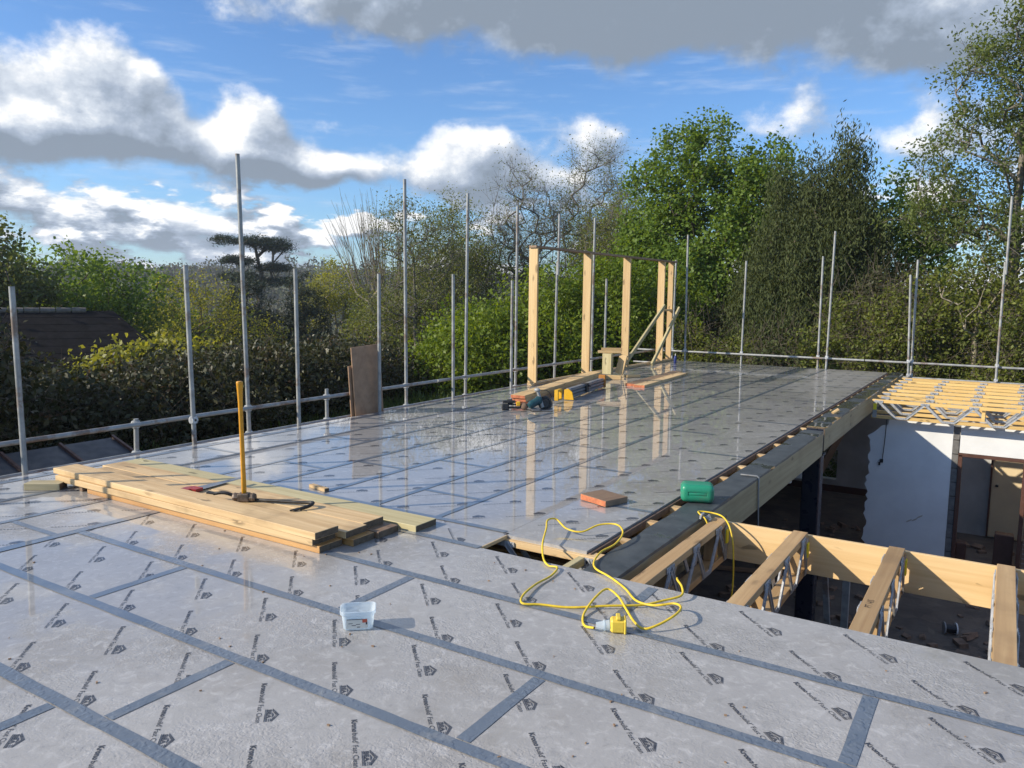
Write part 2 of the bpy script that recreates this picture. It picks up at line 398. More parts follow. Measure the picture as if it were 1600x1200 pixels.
L_CEDAR = leafmat('cedar_leaf', [(0, (.018, .032, .016)), (1, (.045, .066, .032))], .1, .7)
L_PINE = leafmat('pine_leaf', [(0, (.018, .03, .02)), (1, (.05, .07, .045))], .12, .6)
L_FAR = leafmat('far_leaf', [(0, (.05, .055, .036)), (.35, (.095, .082, .056)), (.7, (.075, .09, .042)), (1, (.125, .135, .06))], .2, .8)
L_DRY = leafmat('dry_leaf', [(0, (.07, .045, .025)), (1, (.14, .09, .05))], .2, .8)
L_GR = leafmat('grass_blade', [(0, (.05, .08, .02)), (1, (.11, .15, .035))], .3, .6)

# ------------------------------------------------------------------ object helpers
def props(o, label=None, cat=None, group=None, kind=None):
    if label: o['label'] = label
    if cat: o['category'] = cat
    if group: o['group'] = group
    if kind: o['kind'] = kind
    return o
def thing(name, label, cat, loc, group=None, kind=None):
    o = bpy.data.objects.new(name, None); COL.objects.link(o); o.location = loc; o.empty_display_size = .1
    return props(o, label, cat, group, kind)
def link(name, me, mats, parent=None, loc=(0, 0, 0)):
    """mesh given in world coordinates; origin moved to loc (or to the parent's)"""
    for m in (mats if isinstance(mats, (list, tuple)) else [mats]): me.materials.append(m)
    o = bpy.data.objects.new(name, me); COL.objects.link(o)
    off = Vector(loc)
    if parent is not None:
        off = wloc(parent); o.parent = parent
    me.transform(Matrix.Translation(-off))
    if parent is None: o.location = off
    return o
def wloc(o):
    v = Vector(o.location); p = o.parent
    while p: v += Vector(p.location); p = p.parent
    return v
def frame(d, n):
    d = Vector(d).normalized(); n = Vector(n); y = n.cross(d).normalized(); z = d.cross(y)
    return Matrix((d, y, z)).transposed()
class MB:
    def __init__(s): s.b = bmesh.new()
    def box(s, c, size, rot=None, bev=0, mi=0):
        b = bmesh.new(); bmesh.ops.create_cube(b, size=1)
        bmesh.ops.scale(b, vec=size, verts=b.verts)
        if bev: bmesh.ops.bevel(b, geom=list(b.edges), offset=bev, segments=1, affect='EDGES', profile=.5)
        return s._add(b, c, rot, mi)
    def cyl(s, a, c, r1, r2=None, seg=10, mi=0, cap=True):
        a, c = Vector(a), Vector(c); d = c-a; b = bmesh.new()
        bmesh.ops.create_cone(b, cap_ends=cap, segments=seg, radius1=r1, radius2=r1 if r2 is None else r2, depth=d.length)
        q = d.to_track_quat('Z', 'Y').to_matrix()
        return s._add(b, (a+c)/2, q, mi)
    def ball(s, c, r, sc=(1, 1, 1), rot=None, mi=0, seg=12):
        b = bmesh.new(); bmesh.ops.create_uvsphere(b, u_segments=seg, v_segments=max(6, seg*2//3), radius=r)
        bmesh.ops.scale(b, vec=sc, verts=b.verts); return s._add(b, c, rot, mi)
    def prism(s, pts, h0, h1, fn, mi=0):
        """polygon pts (2-D) extruded from h0 to h1, fn maps (u, v, h) to world"""
        lo = [s.b.verts.new(fn(u, v, h0)) for u, v in pts]; hi = [s.b.verts.new(fn(u, v, h1)) for u, v in pts]
        n = len(pts); fs = [s.b.faces.new(lo[::-1]), s.b.faces.new(hi)]
        for i in range(n): fs.append(s.b.faces.new((lo[i], lo[(i+1) % n], hi[(i+1) % n], hi[i])))
        for f in fs: f.material_index = mi
        return s
    def _add(s, b, c, rot, mi):
        m = Matrix.Translation(Vector(c)) @ (rot.to_4x4() if rot is not None else Matrix())
        b.transform(m)
        me = bpy.data.meshes.new('tmp'); b.to_mesh(me); b.free()
        n0 = len(s.b.faces); s.b.from_mesh(me); bpy.data.meshes.remove(me); s.b.faces.ensure_lookup_table()
        for f in s.b.faces[n0:]: f.material_index = mi
        return s
    def mesh(s, smooth=False):
        bmesh.ops.recalc_face_normals(s.b, faces=s.b.faces)
        me = bpy.data.meshes.new('m'); s.b.to_mesh(me); s.b.free()
        if smooth:
            for p in me.polygons: p.use_smooth = True
        return me
def build(name, mb, mats, parent=None, loc=(0, 0, 0), smooth=False): return link(name, mb.mesh(smooth), mats, parent, loc)
def smooth_by_angle(o, ang=40):
    me = o.data
    me.polygons.foreach_set('use_smooth', [True]*len(me.polygons))
    try: me.set_sharp_from_angle(angle=R(ang))
    except Exception: pass
BOARD_CACHE = {}
def board(name, L, W, Tk, c, d=(1, 0, 0), n=(0, 0, 1), mats=None, parent=None, bev=.0025, label=None, cat=None, group=None, end=None):
    """a sawn board, grain along its own X axis, centre c, length along d, thickness along n"""
    mats = mats or W_PINE; key = (round(L, 3), round(W, 3), round(Tk, 3), mats.name, end.name if end else '')
    if key in BOARD_CACHE: me = BOARD_CACHE[key]
    else:
        b = bmesh.new(); bmesh.ops.create_cube(b, size=1); bmesh.ops.scale(b, vec=(L, W, Tk), verts=b.verts)
        bmesh.ops.bevel(b, geom=list(b.edges), offset=min(bev, Tk*.2), segments=1, affect='EDGES', profile=.5)
        b.normal_update()
        for f in b.faces:
            if abs(f.normal.x) > .9: f.material_index = 1
        me = bpy.data.meshes.new(name); b.to_mesh(me); b.free()
        me.materials.append(mats); me.materials.append(end or mats); BOARD_CACHE[key] = me
    o = bpy.data.objects.new(name, me); COL.objects.link(o)
    rot = frame(d, n)
    if parent is not None: o.parent = parent; o.location = Vector(c)-wloc(parent)
    else: o.location = c
    o.rotation_euler = rot.to_euler()
    return props(o, label, cat, group)
def npmesh(name, verts, faces, tint=None, smooth=False):
    me = bpy.data.meshes.new(name); verts = np.asarray(verts, np.float32); faces = np.asarray(faces, np.int32)
    k = faces.shape[1]; me.vertices.add(len(verts)); me.vertices.foreach_set('co', verts.ravel())
    me.loops.add(faces.size); me.loops.foreach_set('vertex_index', faces.ravel())
    me.polygons.add(len(faces)); me.polygons.foreach_set('loop_start', np.arange(0, faces.size, k, dtype=np.int32))
    if smooth: me.polygons.foreach_set('use_smooth', np.ones(len(faces), bool))
    if tint is not None:
        a = me.attributes.new('tint', 'FLOAT', 'POINT'); a.data.foreach_set('value', np.asarray(tint, np.float32))
    me.update(calc_edges=True); return me
def tube_np(P, rad, seg=6, closed=False):
    """swept tube through points P (N,3)"""
    P = np.asarray(P, float); N = len(P); rad = np.broadcast_to(rad, (N,))
    tg = np.gradient(P, axis=0); tg /= np.linalg.norm(tg, axis=1)[:, None]+1e-9
    ref = np.array([0, 0, 1.]) if abs(tg[0, 2]) < .9 else np.array([1., 0, 0])
    u = np.cross(tg[0], ref); u /= np.linalg.norm(u); U = [u]
    for i in range(1, N):
        u = U[-1]-tg[i]*(U[-1]@tg[i]); U.append(u/(np.linalg.norm(u)+1e-9))
    U = np.array(U); V = np.cross(tg, U); a = np.arange(seg)*2*np.pi/seg
    ring = P[:, None]+rad[:, None, None]*(np.cos(a)[None, :, None]*U[:, None]+np.sin(a)[None, :, None]*V[:, None])
    idx = np.arange(N*seg).reshape(N, seg); nx = np.roll(idx, -1, 1)
    f = np.stack([idx[:-1], nx[:-1], nx[1:], idx[1:]], -1).reshape(-1, 4)
    return ring.reshape(-1, 3), f
def spline(pts, n=12):
    p = np.array(pts, float); q = np.vstack([2*p[0]-p[1], p, 2*p[-1]-p[-2]]); o = []
    for i in range(1, len(q)-2):
        for k in range(n):
            t = k/n; a, b, c, d = q[i-1:i+3]
            o.append(.5*((2*b)+(-a+c)*t+(2*a-5*b+4*c-d)*t*t+(-a+3*b-3*c+d)*t**3))
    o.append(p[-1]); return np.array(o)

# ================================================================== GROUND
def terrain_z(x, y):
    s = -0.75*x+0.66*y; r = np.hypot(x, y)
    z = -2.85 - 7.0*np.clip((s-26)/80, 0, 1)**1.3
    k = np.clip((s-150)/230, 0, 1); z = z + 15.5*(k*k*(3-2*k)) + 4*np.clip((s-380)/500, 0, 1)
    z = z + .9*np.sin(x*.011+1.3)*np.cos(y*.013)*np.clip(r/200-.3, 0, 2)
    z = z + 1.65*np.clip((-x-8.0)/2.2, 0, 1)*np.clip((34-s)/14, 0, 1)*np.clip((22-y)/8, 0, 1)
    z = z + .18*np.sin(x*.5)*np.sin(y*.43+1)*np.clip((r-9)/10, 0, 1)
    return z
gx = np.concatenate([-np.geomspace(640, 14, 56), np.linspace(-13, 13, 14), np.geomspace(14, 300, 30)])
gy = np.concatenate([-np.geomspace(200, 14, 20), np.linspace(-13, 30, 30), np.geomspace(31, 640, 56)])
X, Y = np.meshgrid(gx, gy); Z = terrain_z(X, Y)
idx = np.arange(X.size).reshape(X.shape)
f = np.stack([idx[:-1, :-1], idx[:-1, 1:], idx[1:, 1:], idx[1:, :-1]], -1).reshape(-1, 4)
me = npmesh('ground', np.stack([X, Y, Z], -1).reshape(-1, 3), f, smooth=True)
g = link('ground', me, [GRASS, HILL]); props(g, 'rough garden ground falling away to the wooded valley', None, None, 'structure')
cx = X[:-1, :-1].ravel(); cy = Y[:-1, :-1].ravel()
me.polygons.foreach_set('material_index', ((-0.75*cx+0.66*cy) > 60).astype(np.int32)); me.update()

# ================================================================== DECK
ZT = 0.0
deck = thing('floor_deck', 'grey boarded upper floor deck with blue taped joints', None, (-2, 3, -0.011), kind='structure')
PW, PL = 0.615, 2.4
# printed wording of one panel, as flat lettering geometry
def font_mesh(txt, size, bold=0.0, sx=1.0):
    c = bpy.data.curves.new('t', 'FONT'); c.body = txt; c.size = size; c.offset = bold; c.resolution_u = 2
    o = bpy.data.objects.new('t', c); COL.objects.link(o)
    dg = bpy.context.evaluated_depsgraph_get(); me = bpy.data.meshes.new_from_object(o.evaluated_get(dg))
    v = np.array([p.co[:] for p in me.vertices]); fs = [list(p.vertices) for p in me.polygons]
    bpy.data.objects.remove(o); bpy.data.curves.remove(c); bpy.data.meshes.remove(me)
    v[:, 0] *= sx; return v[:, :2], fs
def join2(parts):
    V, F = [], []
    for v, f in parts:
        n = sum(len(a) for a in V); V.append(np.asarray(v)); F += [[i+n for i in q] for q in f]
    return np.vstack(V), F
def print_art():
    parts = []
    v, f = font_mesh('Krono', .036, .0016, .82); w0 = v[:, 0].max(); parts.append((v, f))
    v, f = font_mesh('build', .036, .0002, .80); v[:, 0] += w0+.004; w1 = v[:, 0].max(); parts.append((v, f))
    v, f = font_mesh('\u00ae', .014, 0, .8); v[:, 0] += w1+.001; v[:, 1] += .017; parts.append((v, f))
    v, f = font_mesh('Fast Clean', .036, 0, .80); v[:, 0] += w1+.016; parts.append((v, f))
    W = v[:, 0].max(); k = .306/W
    parts = [(np.stack([a[:, 0]*k, a[:, 1]*.80], -1), b) for a, b in parts]
    # house emblem: chevron roof, inner triangle, BEA lettering with lines under it
    x0, x1, xm, y0, y1, y2 = .214, .304, .259, .030, .058, .084
    th = .011
    parts.append((np.array([(x0-.004, y1), (x0+.016, y1), (xm, y2-th*1.15), (x1-.016, y1), (x1+.004, y1), (xm, y2)]), [[0, 1, 2, 5], [5, 2, 3, 4]]))
    parts.append((np.array([(x0+.024, y1), (x1-.024, y1), (xm, y2-th*1.75)]), [[0, 1, 2]]))
    v, f = font_mesh('BEA', .030, .0012, 1.0); v = v-v.min(0); v *= np.array([.062/v[:, 0].max(), .017/v[:, 1].max()])
    parts.append((v+np.array([x0+.004, y1-.020]), f))
    for i, (a, b_) in enumerate(((x0, x1), (x0, x1), (x0+.07, x1), (x0+.07, x1), (x0+.07, x1))):
        yy = (y0, y0+.0055, y1-.019, y1-.012, y1-.005)[i]
        parts.append((np.array([(a, yy), (b_, yy), (b_, yy+.0028), (a, yy+.0028)]), [[0, 1, 2, 3]]))
    return join2(parts)
ART = print_art()
def art_low():
    x0, x1, xm, y0, y1, y2 = .214, .304, .259, .030, .058, .084
    parts = [(np.array([(x0, y0), (x1, y0), (x1, y1), (xm, y2), (x0, y1)]), [[0, 1, 2, 3, 4]])]
    for i in range(15):
        a = i*.0208; parts.append((np.array([(a, .001), (a+.0045, .001), (a+.006, .018), (a+.0012, .018)]), [[0, 1, 2, 3]]))
        parts.append((np.array([(a+.0045, .0), (a+.016, .0), (a+.016, .005), (a+.0045, .005)]), [[0, 1, 2, 3]]))
    return join2(parts)
ARTL = art_low()
S2 = math.sqrt(.5)
def panel(u0, u1, v0, v1, turn, off, phase, low, cuts=None):
    """one floor panel; u runs along its length. turn: long side along Y instead of X"""
    def wp(u, v): return (u, v) if not turn else (-v, u)
    P = [wp(u0, v0), wp(u1, v0), wp(u1, v1), wp(u0, v1)]
    xs = [p[0] for p in P]; ys = [p[1] for p in P]
    ax, bx, ay, by = min(xs)+.001, max(xs)-.001, min(ys)+.001, max(ys)-.001
    mb = MB(); mb.box(((ax+bx)/2, (ay+by)/2, ZT-.011), (bx-ax, by-ay, .022))
    o = build('floor_panel', mb, [FILM], deck)
    A, F = ARTL if low else ART
    V, FF = [], []; n = 0
    for row, dv in ((0, .208), (1, .530)):
        st = off+phase+(.178 if row else 0)
        k0 = math.floor((u0-st)/.5)-1
        for k in range(k0, k0+int((u1-u0)/.5)+4):
            u = st+k*.5; v = v0+dv
            # local text frame: along (1,-1), up (1,1)
            pu = u+(A[:, 0]*S2+A[:, 1]*S2); pv = v+(-A[:, 0]*S2+A[:, 1]*S2)
            cu = pu.mean()
            ok = (pu > u0+.004) & (pu < u1-.004) & (pv > v0+.003) & (pv < v1-.003)
            fs = [q for q in F if all(ok[i] for i in q)]
            if not fs: continue
            V.append(np.stack([pu, pv], -1)); FF += [[i+n for i in q] for q in fs]; n += len(A)
    if V:
        Q = np.vstack(V)
        if turn: Q = np.stack([-Q[:, 1], Q[:, 0]], -1)
        me = bpy.data.meshes.new('print'); me.from_pydata([(x, y, ZT+.0012) for x, y in Q], [], FF)
        bm = bmesh.new(); bm.from_mesh(me); bmesh.ops.delete(bm, geom=[q for q in bm.verts if not q.link_faces], context='VERTS')
        bm.to_mesh(me); bm.free()
        for p in me.polygons:
            if p.normal.z < 0: p.flip()
        link('print', me, [PRINT], o)
    return o
TAPES = []
def tape(x0, y0, x1, y1, wd=.058, z=.0024):
    d = Vector((x1-x0, y1-y0, 0)); L = d.length; d.normalize(); s = Vector((-d.y, d.x, 0))
    n = max(2, int(L/.11)); V = []
    for i in range(n+1):
        p = Vector((x0, y0, ZT+z))+d*L*i/n; j = random.uniform(-.0022, .0022); k_ = random.uniform(-.0022, .0022)
        V += [p+s*(wd/2+j), p-s*(wd/2+k_)]
    me = bpy.data.meshes.new('tape'); me.from_pydata(V, [], [(2*i, 2*i+1, 2*i+3, 2*i+2) for i in range(n)])
    for p in me.polygons:
        if p.normal.z < 0: p.flip()
    link('joint_tape', me, [TAPE], deck)
# --- near field: panels with their length along X, strips k*PW .. (k+1)*PW
XL = -4.695
strip_off = {3: -.303, 2: -.394, 1: -.445, 0: -.227, -1: -.35, -2: -.12, -3: -.28, -4: -.4, -5: -.2}
strip_joint = {3: -1.112, 2: -2.324, 1: -3.519, 0: -2.319, -1: -2.59, -2: -3.7, -3: -1.6, -4: -2.9, -5: -3.2}
for k in range(-5, 4):
    v0, v1 = k*PW, (k+1)*PW
    js = [strip_joint[k]+i*PL for i in range(-3, 5)]
    cuts = [XL]+[j for j in js if XL+.25 < j < 4.6]+[4.6]
    for a, b in zip(cuts[:-1], cuts[1:]):
        panel(a, b, v0, v1, False, strip_off[k], 0, low=(v1 < -.4 or a > 2.2))
    for j in cuts[1:-1]: tape(j, v0+.034, j, v1-.034, z=.0022)
for k in range(-4, 4): tape(XL+.03, k*PW, 4.6, k*PW, z=.0032)
tape(-2.95, 4*PW, -2.30, 4*PW, z=.0032)
panel(XL, -2.945, 4*PW, 4*PW+.365, False, -.2, 0, True)
panel(-2.943, -2.30, 4*PW, 2.822, False, -.21, 0, True)
# --- wing: panels with their length along Y
WX = [-1.70, -2.32, -2.935, -3.53, -4.125, -4.72, -5.315, -5.91, -6.505, -6.655]
YE = 17.1
for i in range(len(WX)-1):
    xa, xb = WX[i], WX[i+1]
    # v = -x ; v from -xa .. -xb
    ys = {0: 2.78, 1: 2.822}.get(i, 2.825)
    if xa <= -4.7: ys = -3.075
    j0 = (3.85, 4.95, 3.42, 4.4, 3.9, 1.1, 2.3, 3.5, 2.0)[i]
    js = [j0+n*PL for n in range(-4, 8)]
    cuts = [ys]+[j for j in js if ys+.3 < j < YE-.3]+[YE]
    for a, b in zip(cuts[:-1], cuts[1:]):
        panel(a, b, -xa, -xb, True, (-.1, .13, .02, .21, -.07, .17, .05, .11, 0)[i], 0, True)
    for j in cuts[1:-1]: tape(xb+.034 if i < 8 else xb, j, xa-.034 if i not in (0,) else xa, j, wd=.048, z=.0022)
    if i >= 1: tape(xa if i > 1 else xa, ys if i > 1 else YE-.01, xa, YE, wd=.054, z=.0032) if i > 1 else None
tape(XL, -3.05, XL, 4*PW+.36, wd=.058, z=.0042)
tape(-4.6, 2.826, -2.335, 2.826, wd=.054, z=.0042)

# edges of the deck boarding: dark trim along the gap, and the timber rim round the wing
def struct(name, mb, mats, label=None): return props(build(name, mb, mats), label, None, None, 'structure')
board('edge_strip', 14.28, .05, .030, (-1.688, 9.93, -.038), (0, 1, 0), (1, 0, 0), W_CHIP, deck)
board('edge_strip', 20.0, .25, .04, (-6.632, 7.0, -.16), (0, 1, 0), (1, 0, 0), W_JOIST, deck)
board('edge_strip', 4.95, .25, .04, (-4.16, 17.075, -.16), (1, 0, 0), (0, -1, 0), W_JOIST, deck)
board('edge_strip', 6.0, .27, .035, (1.66, 2.438, -.17), (1, 0, 0), (0, -1, 0), W_JOIST, deck)
# the notch in the deck
board('edge_strip', .30, .024, .012, (-2.298, 2.63, -.012), (0, 1, 0), (1, 0, 0), W_PLY, deck)

# ================================================================== JOISTS AND BEAMS
def web_joist(label, c0, d, L, group, mats, depth=.30, cw=.097, ct=.047, pitch=.60, phase=0.0, tag=None, cat='joist', posts=True):
    """open metal web joist: two timber chords with V webs either side; c0 = start of top chord centre line (top surface)"""
    d = Vector(d).normalized(); s = Vector((-d.y, d.x, 0)); c0 = Vector(c0)
    t = thing('metal_web_joist', label, cat, c0+Vector((0, 0, -depth)), group)
    board('top_chord', L, cw, ct, c0+d*L/2-Vector((0, 0, ct/2)), d, (0, 0, 1), mats, t, end=END_SHADE)
    board('bottom_chord', L, cw, ct, c0+d*L/2-Vector((0, 0, depth-ct/2)), d, (0, 0, 1), mats, t, end=END_SHADE)
    zt, zb = -ct*.55, -depth+ct*.55
    k = 0; u = phase
    while u < L-.05:
        for sd in (-1, 1):
            off = s*sd*(cw/2+.005); mb = MB()
            def bar(ua, za, ub, zb_):
                a = c0+d*ua+off+Vector((0, 0, za)); b = c0+d*ub+off+Vector((0, 0, zb_)); dd = (b-a)
                rot = frame(dd, s); mb.box((a+b)/2, (dd.length, .036, .004), rot)
                for q in (-1, 1): mb.box((a+b)/2+rot @ Vector((0, q*.016, 0))+s*sd*.004, (dd.length, .004, .010), rot)
            ends = [(max(.03, u), zt, min(L-.03, u+pitch*.38), zb), (min(L-.03, u+pitch*.62), zb, min(L-.03, u+pitch), zt)]
            for a in ends:
                if a[2]-a[0] > .05: bar(*a)
            # tooth plates
            for uu, zz in ([(u, zt)] if k == 0 else [])+[(u+pitch*.5, zb), (u+pitch, zt)]:
                if .02 < uu < L-.02:
                    mb.box(c0+d*uu+off+Vector((0, 0, zz)), (.17 if zz == zb else .12, .003, .036), frame(d, (0, 0, 1)))
                    for q in range(6): mb.box(c0+d*(uu-.06+q*.024)+off+s*sd*.003+Vector((0, 0, zz)), (.006, .004, .03), frame(d, (0, 0, 1)))
            if len(mb.b.faces): build('metal_web', mb, [STEEL_B], t)
            else: mb.b.free()
        if posts and k % 2 == 1:
            board('web_block', depth-2*ct-.004, cw*.9, ct, c0+d*(u)+Vector((0, 0, -depth/2)), (0, 0, 1), d, mats, t)
        u += pitch; k += 1
    if tag is not None:
        mb = MB(); mb.box(c0+d*tag+s*(-1)*(cw/2+.013)+Vector((0, 0, -.11)), (.012 if abs(d.x) < .5 else .05, .05 if abs(d.x) < .5 else .012, .10)); build('hanger_tag', mb, [YTAG], t)
        mb = MB(); mb.box(c0+d*tag+s*(-1)*(cw/2+.008)+Vector((0, 0, -.16)), (.003 if abs(d.x) < .5 else .06, .06 if abs(d.x) < .5 else .003, .26)); build('joist_hanger', mb, [STEEL], t)
    return t
ZJ = -.022
names = ['open web joist against the black topped beam, first in the void', 'second open web joist in the void, its webs lit from the left',
         'third open web joist in the void with pencilled writing near its end', 'fourth open web joist in the void beside the picture edge', 'open web joist beyond the right picture edge']
for i, x in enumerate((-1.245, -.683, -.073, .535, 1.14)):
    t = web_joist(names[i], (x, 2.30, ZJ), (0, 1, 0), 1.77, 'open web joists across the near void', W_JOIST, phase=.13+.07*(i % 2), tag=1.72, pitch=.47)
    if i == 2:      # pencilled marks
        v, f = font_mesh('PT 14/S', .05, 0, .8); me = bpy.data.meshes.new('p'); me.from_pydata([(-.11-b_*1.0+.045, 2.86+a, ZJ+.001) for a, b_ in v], [], f)
        for p in me.polygons:
            if p.normal.z < 0: p.flip()
        link('pencil_mark', me, [IRON], t)
for x in (-1.83, -2.2, -2.9):
    pass
rim = board('rim_board', 4.4, .275, .033, (.855, 4.092, -.183), (1, 0, 0), (0, -1, 0), W_PLY, label='pale plywood rim board closing the ends of the near joists', cat='rim board', end=END_SHADE)
# far yellow joists, along X
yl = ['nearest yellow joist resting on the white wall', 'second yellow joist back from the white wall', 'third yellow joist back from the white wall', 'fourth yellow joist back from the white wall',
      'fourth yellow joist forward from the far guard rail', 'third yellow joist forward from the far guard rail', 'second yellow joist forward from the far guard rail', 'farthest yellow joist, right in front of the far guard rail']
for i in range(8):
    y = 12.22+i*.585
    web_joist(yl[i], (-1.33, y, ZJ), (1, 0, 0), 5.2, 'yellow open web joists over the far room', W_YEL, phase=.10+.03*math.sin(i*2.1), pitch=.66, tag=.05 if i == 0 else None, posts=False)
mb = MB(); mb.box((.22, 14.3, -.17), (.045, 4.3, .14)); sb = build('strongback_brace', mb, [W_YEL]); props(sb, 'yellow timber brace threaded through the far joists', 'brace')

# beam beside the wing
def beam(label, y0, y1, x0, x1, zt):
    t = thing('timber_beam', label, 'beam', ((x0+x1)/2, (y0+y1)/2, zt-.31), 'treated beams along the gap')
    xw = (x1-x0)/2-.001
    board('beam_ply', y1-y0, .30, xw, (x1-xw/2, (y0+y1)/2, zt-.152), (0, 1, 0), (1, 0, 0), W_GREEN, t, end=END_SHADE)
    board('beam_ply', y1-y0, .30, xw, (x0+xw/2, (y0+y1)/2, zt-.152), (0, 1, 0), (1, 0, 0), W_GREEN, t, end=END_SHADE)
    n = int((y1-y0)/.18); V = []; F = []
    for i in range(n+1):
        y = y0+(y1-y0)*i/n; j = .007*math.sin(i*1.7)+random.uniform(-.004, .004)
        for q, (x, z) in enumerate(((x0-.012+j, -.02), (x0-.006+j, .002), ((x0+x1)/2, .003+random.uniform(0, .0012)), (x1+.004, .0025), (x1+.007, -.012-.008*abs(math.sin(i*.9))))): V.append((x, y, zt+z))
    for i in range(n):
        for q in range(4): F.append((i*5+q, i*5+q+1, i*5+q+6, i*5+q+5))
    me = bpy.data.meshes.new('m'); me.from_pydata(V, [], F); link('membrane_strip', me, [MEMB], t)
    return t
beam('nearer treated timber beam topped with black membrane, beside the green can', 2.35, 8.38, -1.57, -1.355, -.004)
beam('farther treated timber beam topped with wet black membrane, past the dark column', 8.64, 17.05, -1.60, -1.385, .006)
mb = MB(); mb.box((-1.475, 8.50, -1.47), (.21, .21, 2.30), bev=.012); mb.box((-1.475, 8.5, -.317), (.24, .30, .014)); mb.box((-1.475, 8.5, -.15), (.20, .03, .30))
props(build('steel_column', mb, [NAVY]), 'dark painted steel column under the joint of the two beams', 'column')

# joists of the wing, their ends showing in the gap
jy = [3.20, 3.70, 4.18, 4.80, 5.38, 5.94, 6.62, 7.30, 7.93, 8.60, 9.25, 9.9, 10.5, 11.1, 11.7, 12.3, 12.9, 13.5, 14.1, 14.7, 15.3, 15.9, 16.5]
for i, y in enumerate(jy):
    t = thing('floor_joist', 'joist under the wing, its pale end showing in the dark gap', 'joist', (-1.6, y, -.31), 'joist ends in the gap')
    for z, nm in ((-.0455, 'top_chord'), (-.285, 'bottom_chord')):
        board(nm, 5.0, .072, .047, (-4.075, y, z), (1, 0, 0), (0, 0, 1), W_PINE, t)
    board('end_block', .16, .070, .19, (-1.66, y, -.165), (1, 0, 0), (0, 0, 1), W_PINE, t)
# notch framing: trimmer with plates
t = web_joist('raw edged trimmer joist lit inside the notch of the deck', (-2.50, 2.80, ZJ), (1, 0, 0), .95, None, W_PINE, phase=.22, posts=False, cat='joist')
board('short_block', .34, .047, .05, (-1.72, 2.62, -.055), (0, 1, 0), (0, 0, 1), W_TREAT, t)
for x in (-2.34, -2.9, -3.5, -4.1): 
    pass

# ================================================================== LOWER STOREY
FZ = -2.62
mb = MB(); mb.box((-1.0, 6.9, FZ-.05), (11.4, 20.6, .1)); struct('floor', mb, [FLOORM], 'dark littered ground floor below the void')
def wall_thing(name, label, cat, boxes, m):
    mb = MB()
    for c, s in boxes: mb.box(c, s)
    return props(build(name, mb, m), label, cat)
wall_thing('brick_wall', 'brick outer wall under the left edge of the deck', 'wall', [((-6.52, 6.9, -1.46), (.2, 20.2, 2.32))], [BRICKW])
wall_thing('brick_wall', 'unseen brick wall behind the viewer, added to keep light from under the deck', 'wall', [((-1.0, -3.0, -1.46), (10.8, .2, 2.32))], [BRICKW])  # unseen wall, added so the space under the deck stays dark
# far wall of the wing with its window opening
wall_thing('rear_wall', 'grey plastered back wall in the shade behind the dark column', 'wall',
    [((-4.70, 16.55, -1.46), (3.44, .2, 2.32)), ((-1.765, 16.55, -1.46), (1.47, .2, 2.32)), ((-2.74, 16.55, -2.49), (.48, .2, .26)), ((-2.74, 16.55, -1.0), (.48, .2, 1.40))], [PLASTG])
wall_thing('skirting', 'dark skirting along the foot of the back wall', 'skirting', [((-3.7, 16.43, FZ+.07), (5.2, .03, .14))], [W_FRAME])
# white wall with torn left edge
t = thing('white_wall', 'white plastered wall with a torn ragged left edge', 'wall', (-.8, 12.45, FZ))
pts = [(-.165, FZ), (-.165, -.335)]
n = 34
pts.append((-1.08, -.335)); pts.append((-1.10, -.45))
for i in range(n+1):
    z = -.47-(2.13)*i/n
    x = -1.365-.018*math.sin(i*.9)-.016*math.sin(i*2.3+1)+random.uniform(-.026, .026)
    if i < 3: x += .16-.05*i
    pts.append((x, z))
pts[-1] = (pts[-1][0], FZ)
MB_ = MB(); MB_.prism(pts[::-1], 12.42, 12.435, lambda u, v, h: Vector((u, h, v))); build('plaster_face', MB_, [PLAST], t)
mb = MB()
for r in range(10):
    x = -1.28+(.20 if r % 2 else 0); z = FZ+.112+r*.225
    while x < -.2:
        L = min(.44, -.18-x); 
        if L > .06: mb.box((x+L/2, 12.50, z), (L-.01, .10, .215), bev=.004)
        x += .45
o = build('wall_blocks', mb, [BLOCKM], t)
# wires hanging on the wall
V, F = tube_np(spline([(-1.12, 12.40, -.36), (-1.13, 12.39, -.7), (-1.15, 12.40, -1.02)], 6), .006, 5)
link('cable_drop', npmesh('c', V, F), [BLACK], t)
mb = MB(); mb.box((-1.16, 12.40, -1.05), (.05, .03, .06), bev=.006); mb.box((-1.19, 12.39, -1.10), (.03, .02, .05)); build('cable_end', mb, [BLACK], t)
mb = MB()
for q in ((-.62, -1.96), (-.55, -1.9), (-.70, -1.99)): mb.ball((q[0], 12.4185, q[1]), .05, (1.1, .05, .22), Matrix.Rotation(-.6, 3, 'Y'), seg=10)
build('wall_stain', mb, [simple('stain_brown', (.50, .45, .37), .8)], t)
# block end strip and door frame
t = thing('block_pier', 'grey blockwork strip between the white wall and the door frame', 'pier', (-.12, 12.48, FZ))
for r in range(10): 
    mb = MB(); mb.box((-.118, 12.47, FZ+.112+r*.225), (.085, .10, .213), bev=.003); build('block', mb, [BLOCKM], t)
wall_thing('white_lintel_wall', 'white plastered panel above the doorway', 'wall', [((2.02, 12.49, -.565), (4.17, .13, .45))], [PLAST])
t = thing('door_frame', 'dark brown wooden door frame standing in the open doorway', 'door frame', (.36, 12.45, FZ))
mb = MB(); mb.box((-.045, 12.47, -1.72), (.055, .13, 1.80), bev=.004); build('jamb', mb, [W_FRAME], t)
mb = MB(); mb.box((.815, 12.47, -1.72), (.055, .13, 1.80), bev=.004); build('jamb', mb, [W_FRAME], t)
mb = MB(); mb.box((.385, 12.47, -.822), (.92, .13, .05), bev=.004); build('head', mb, [W_FRAME], t)
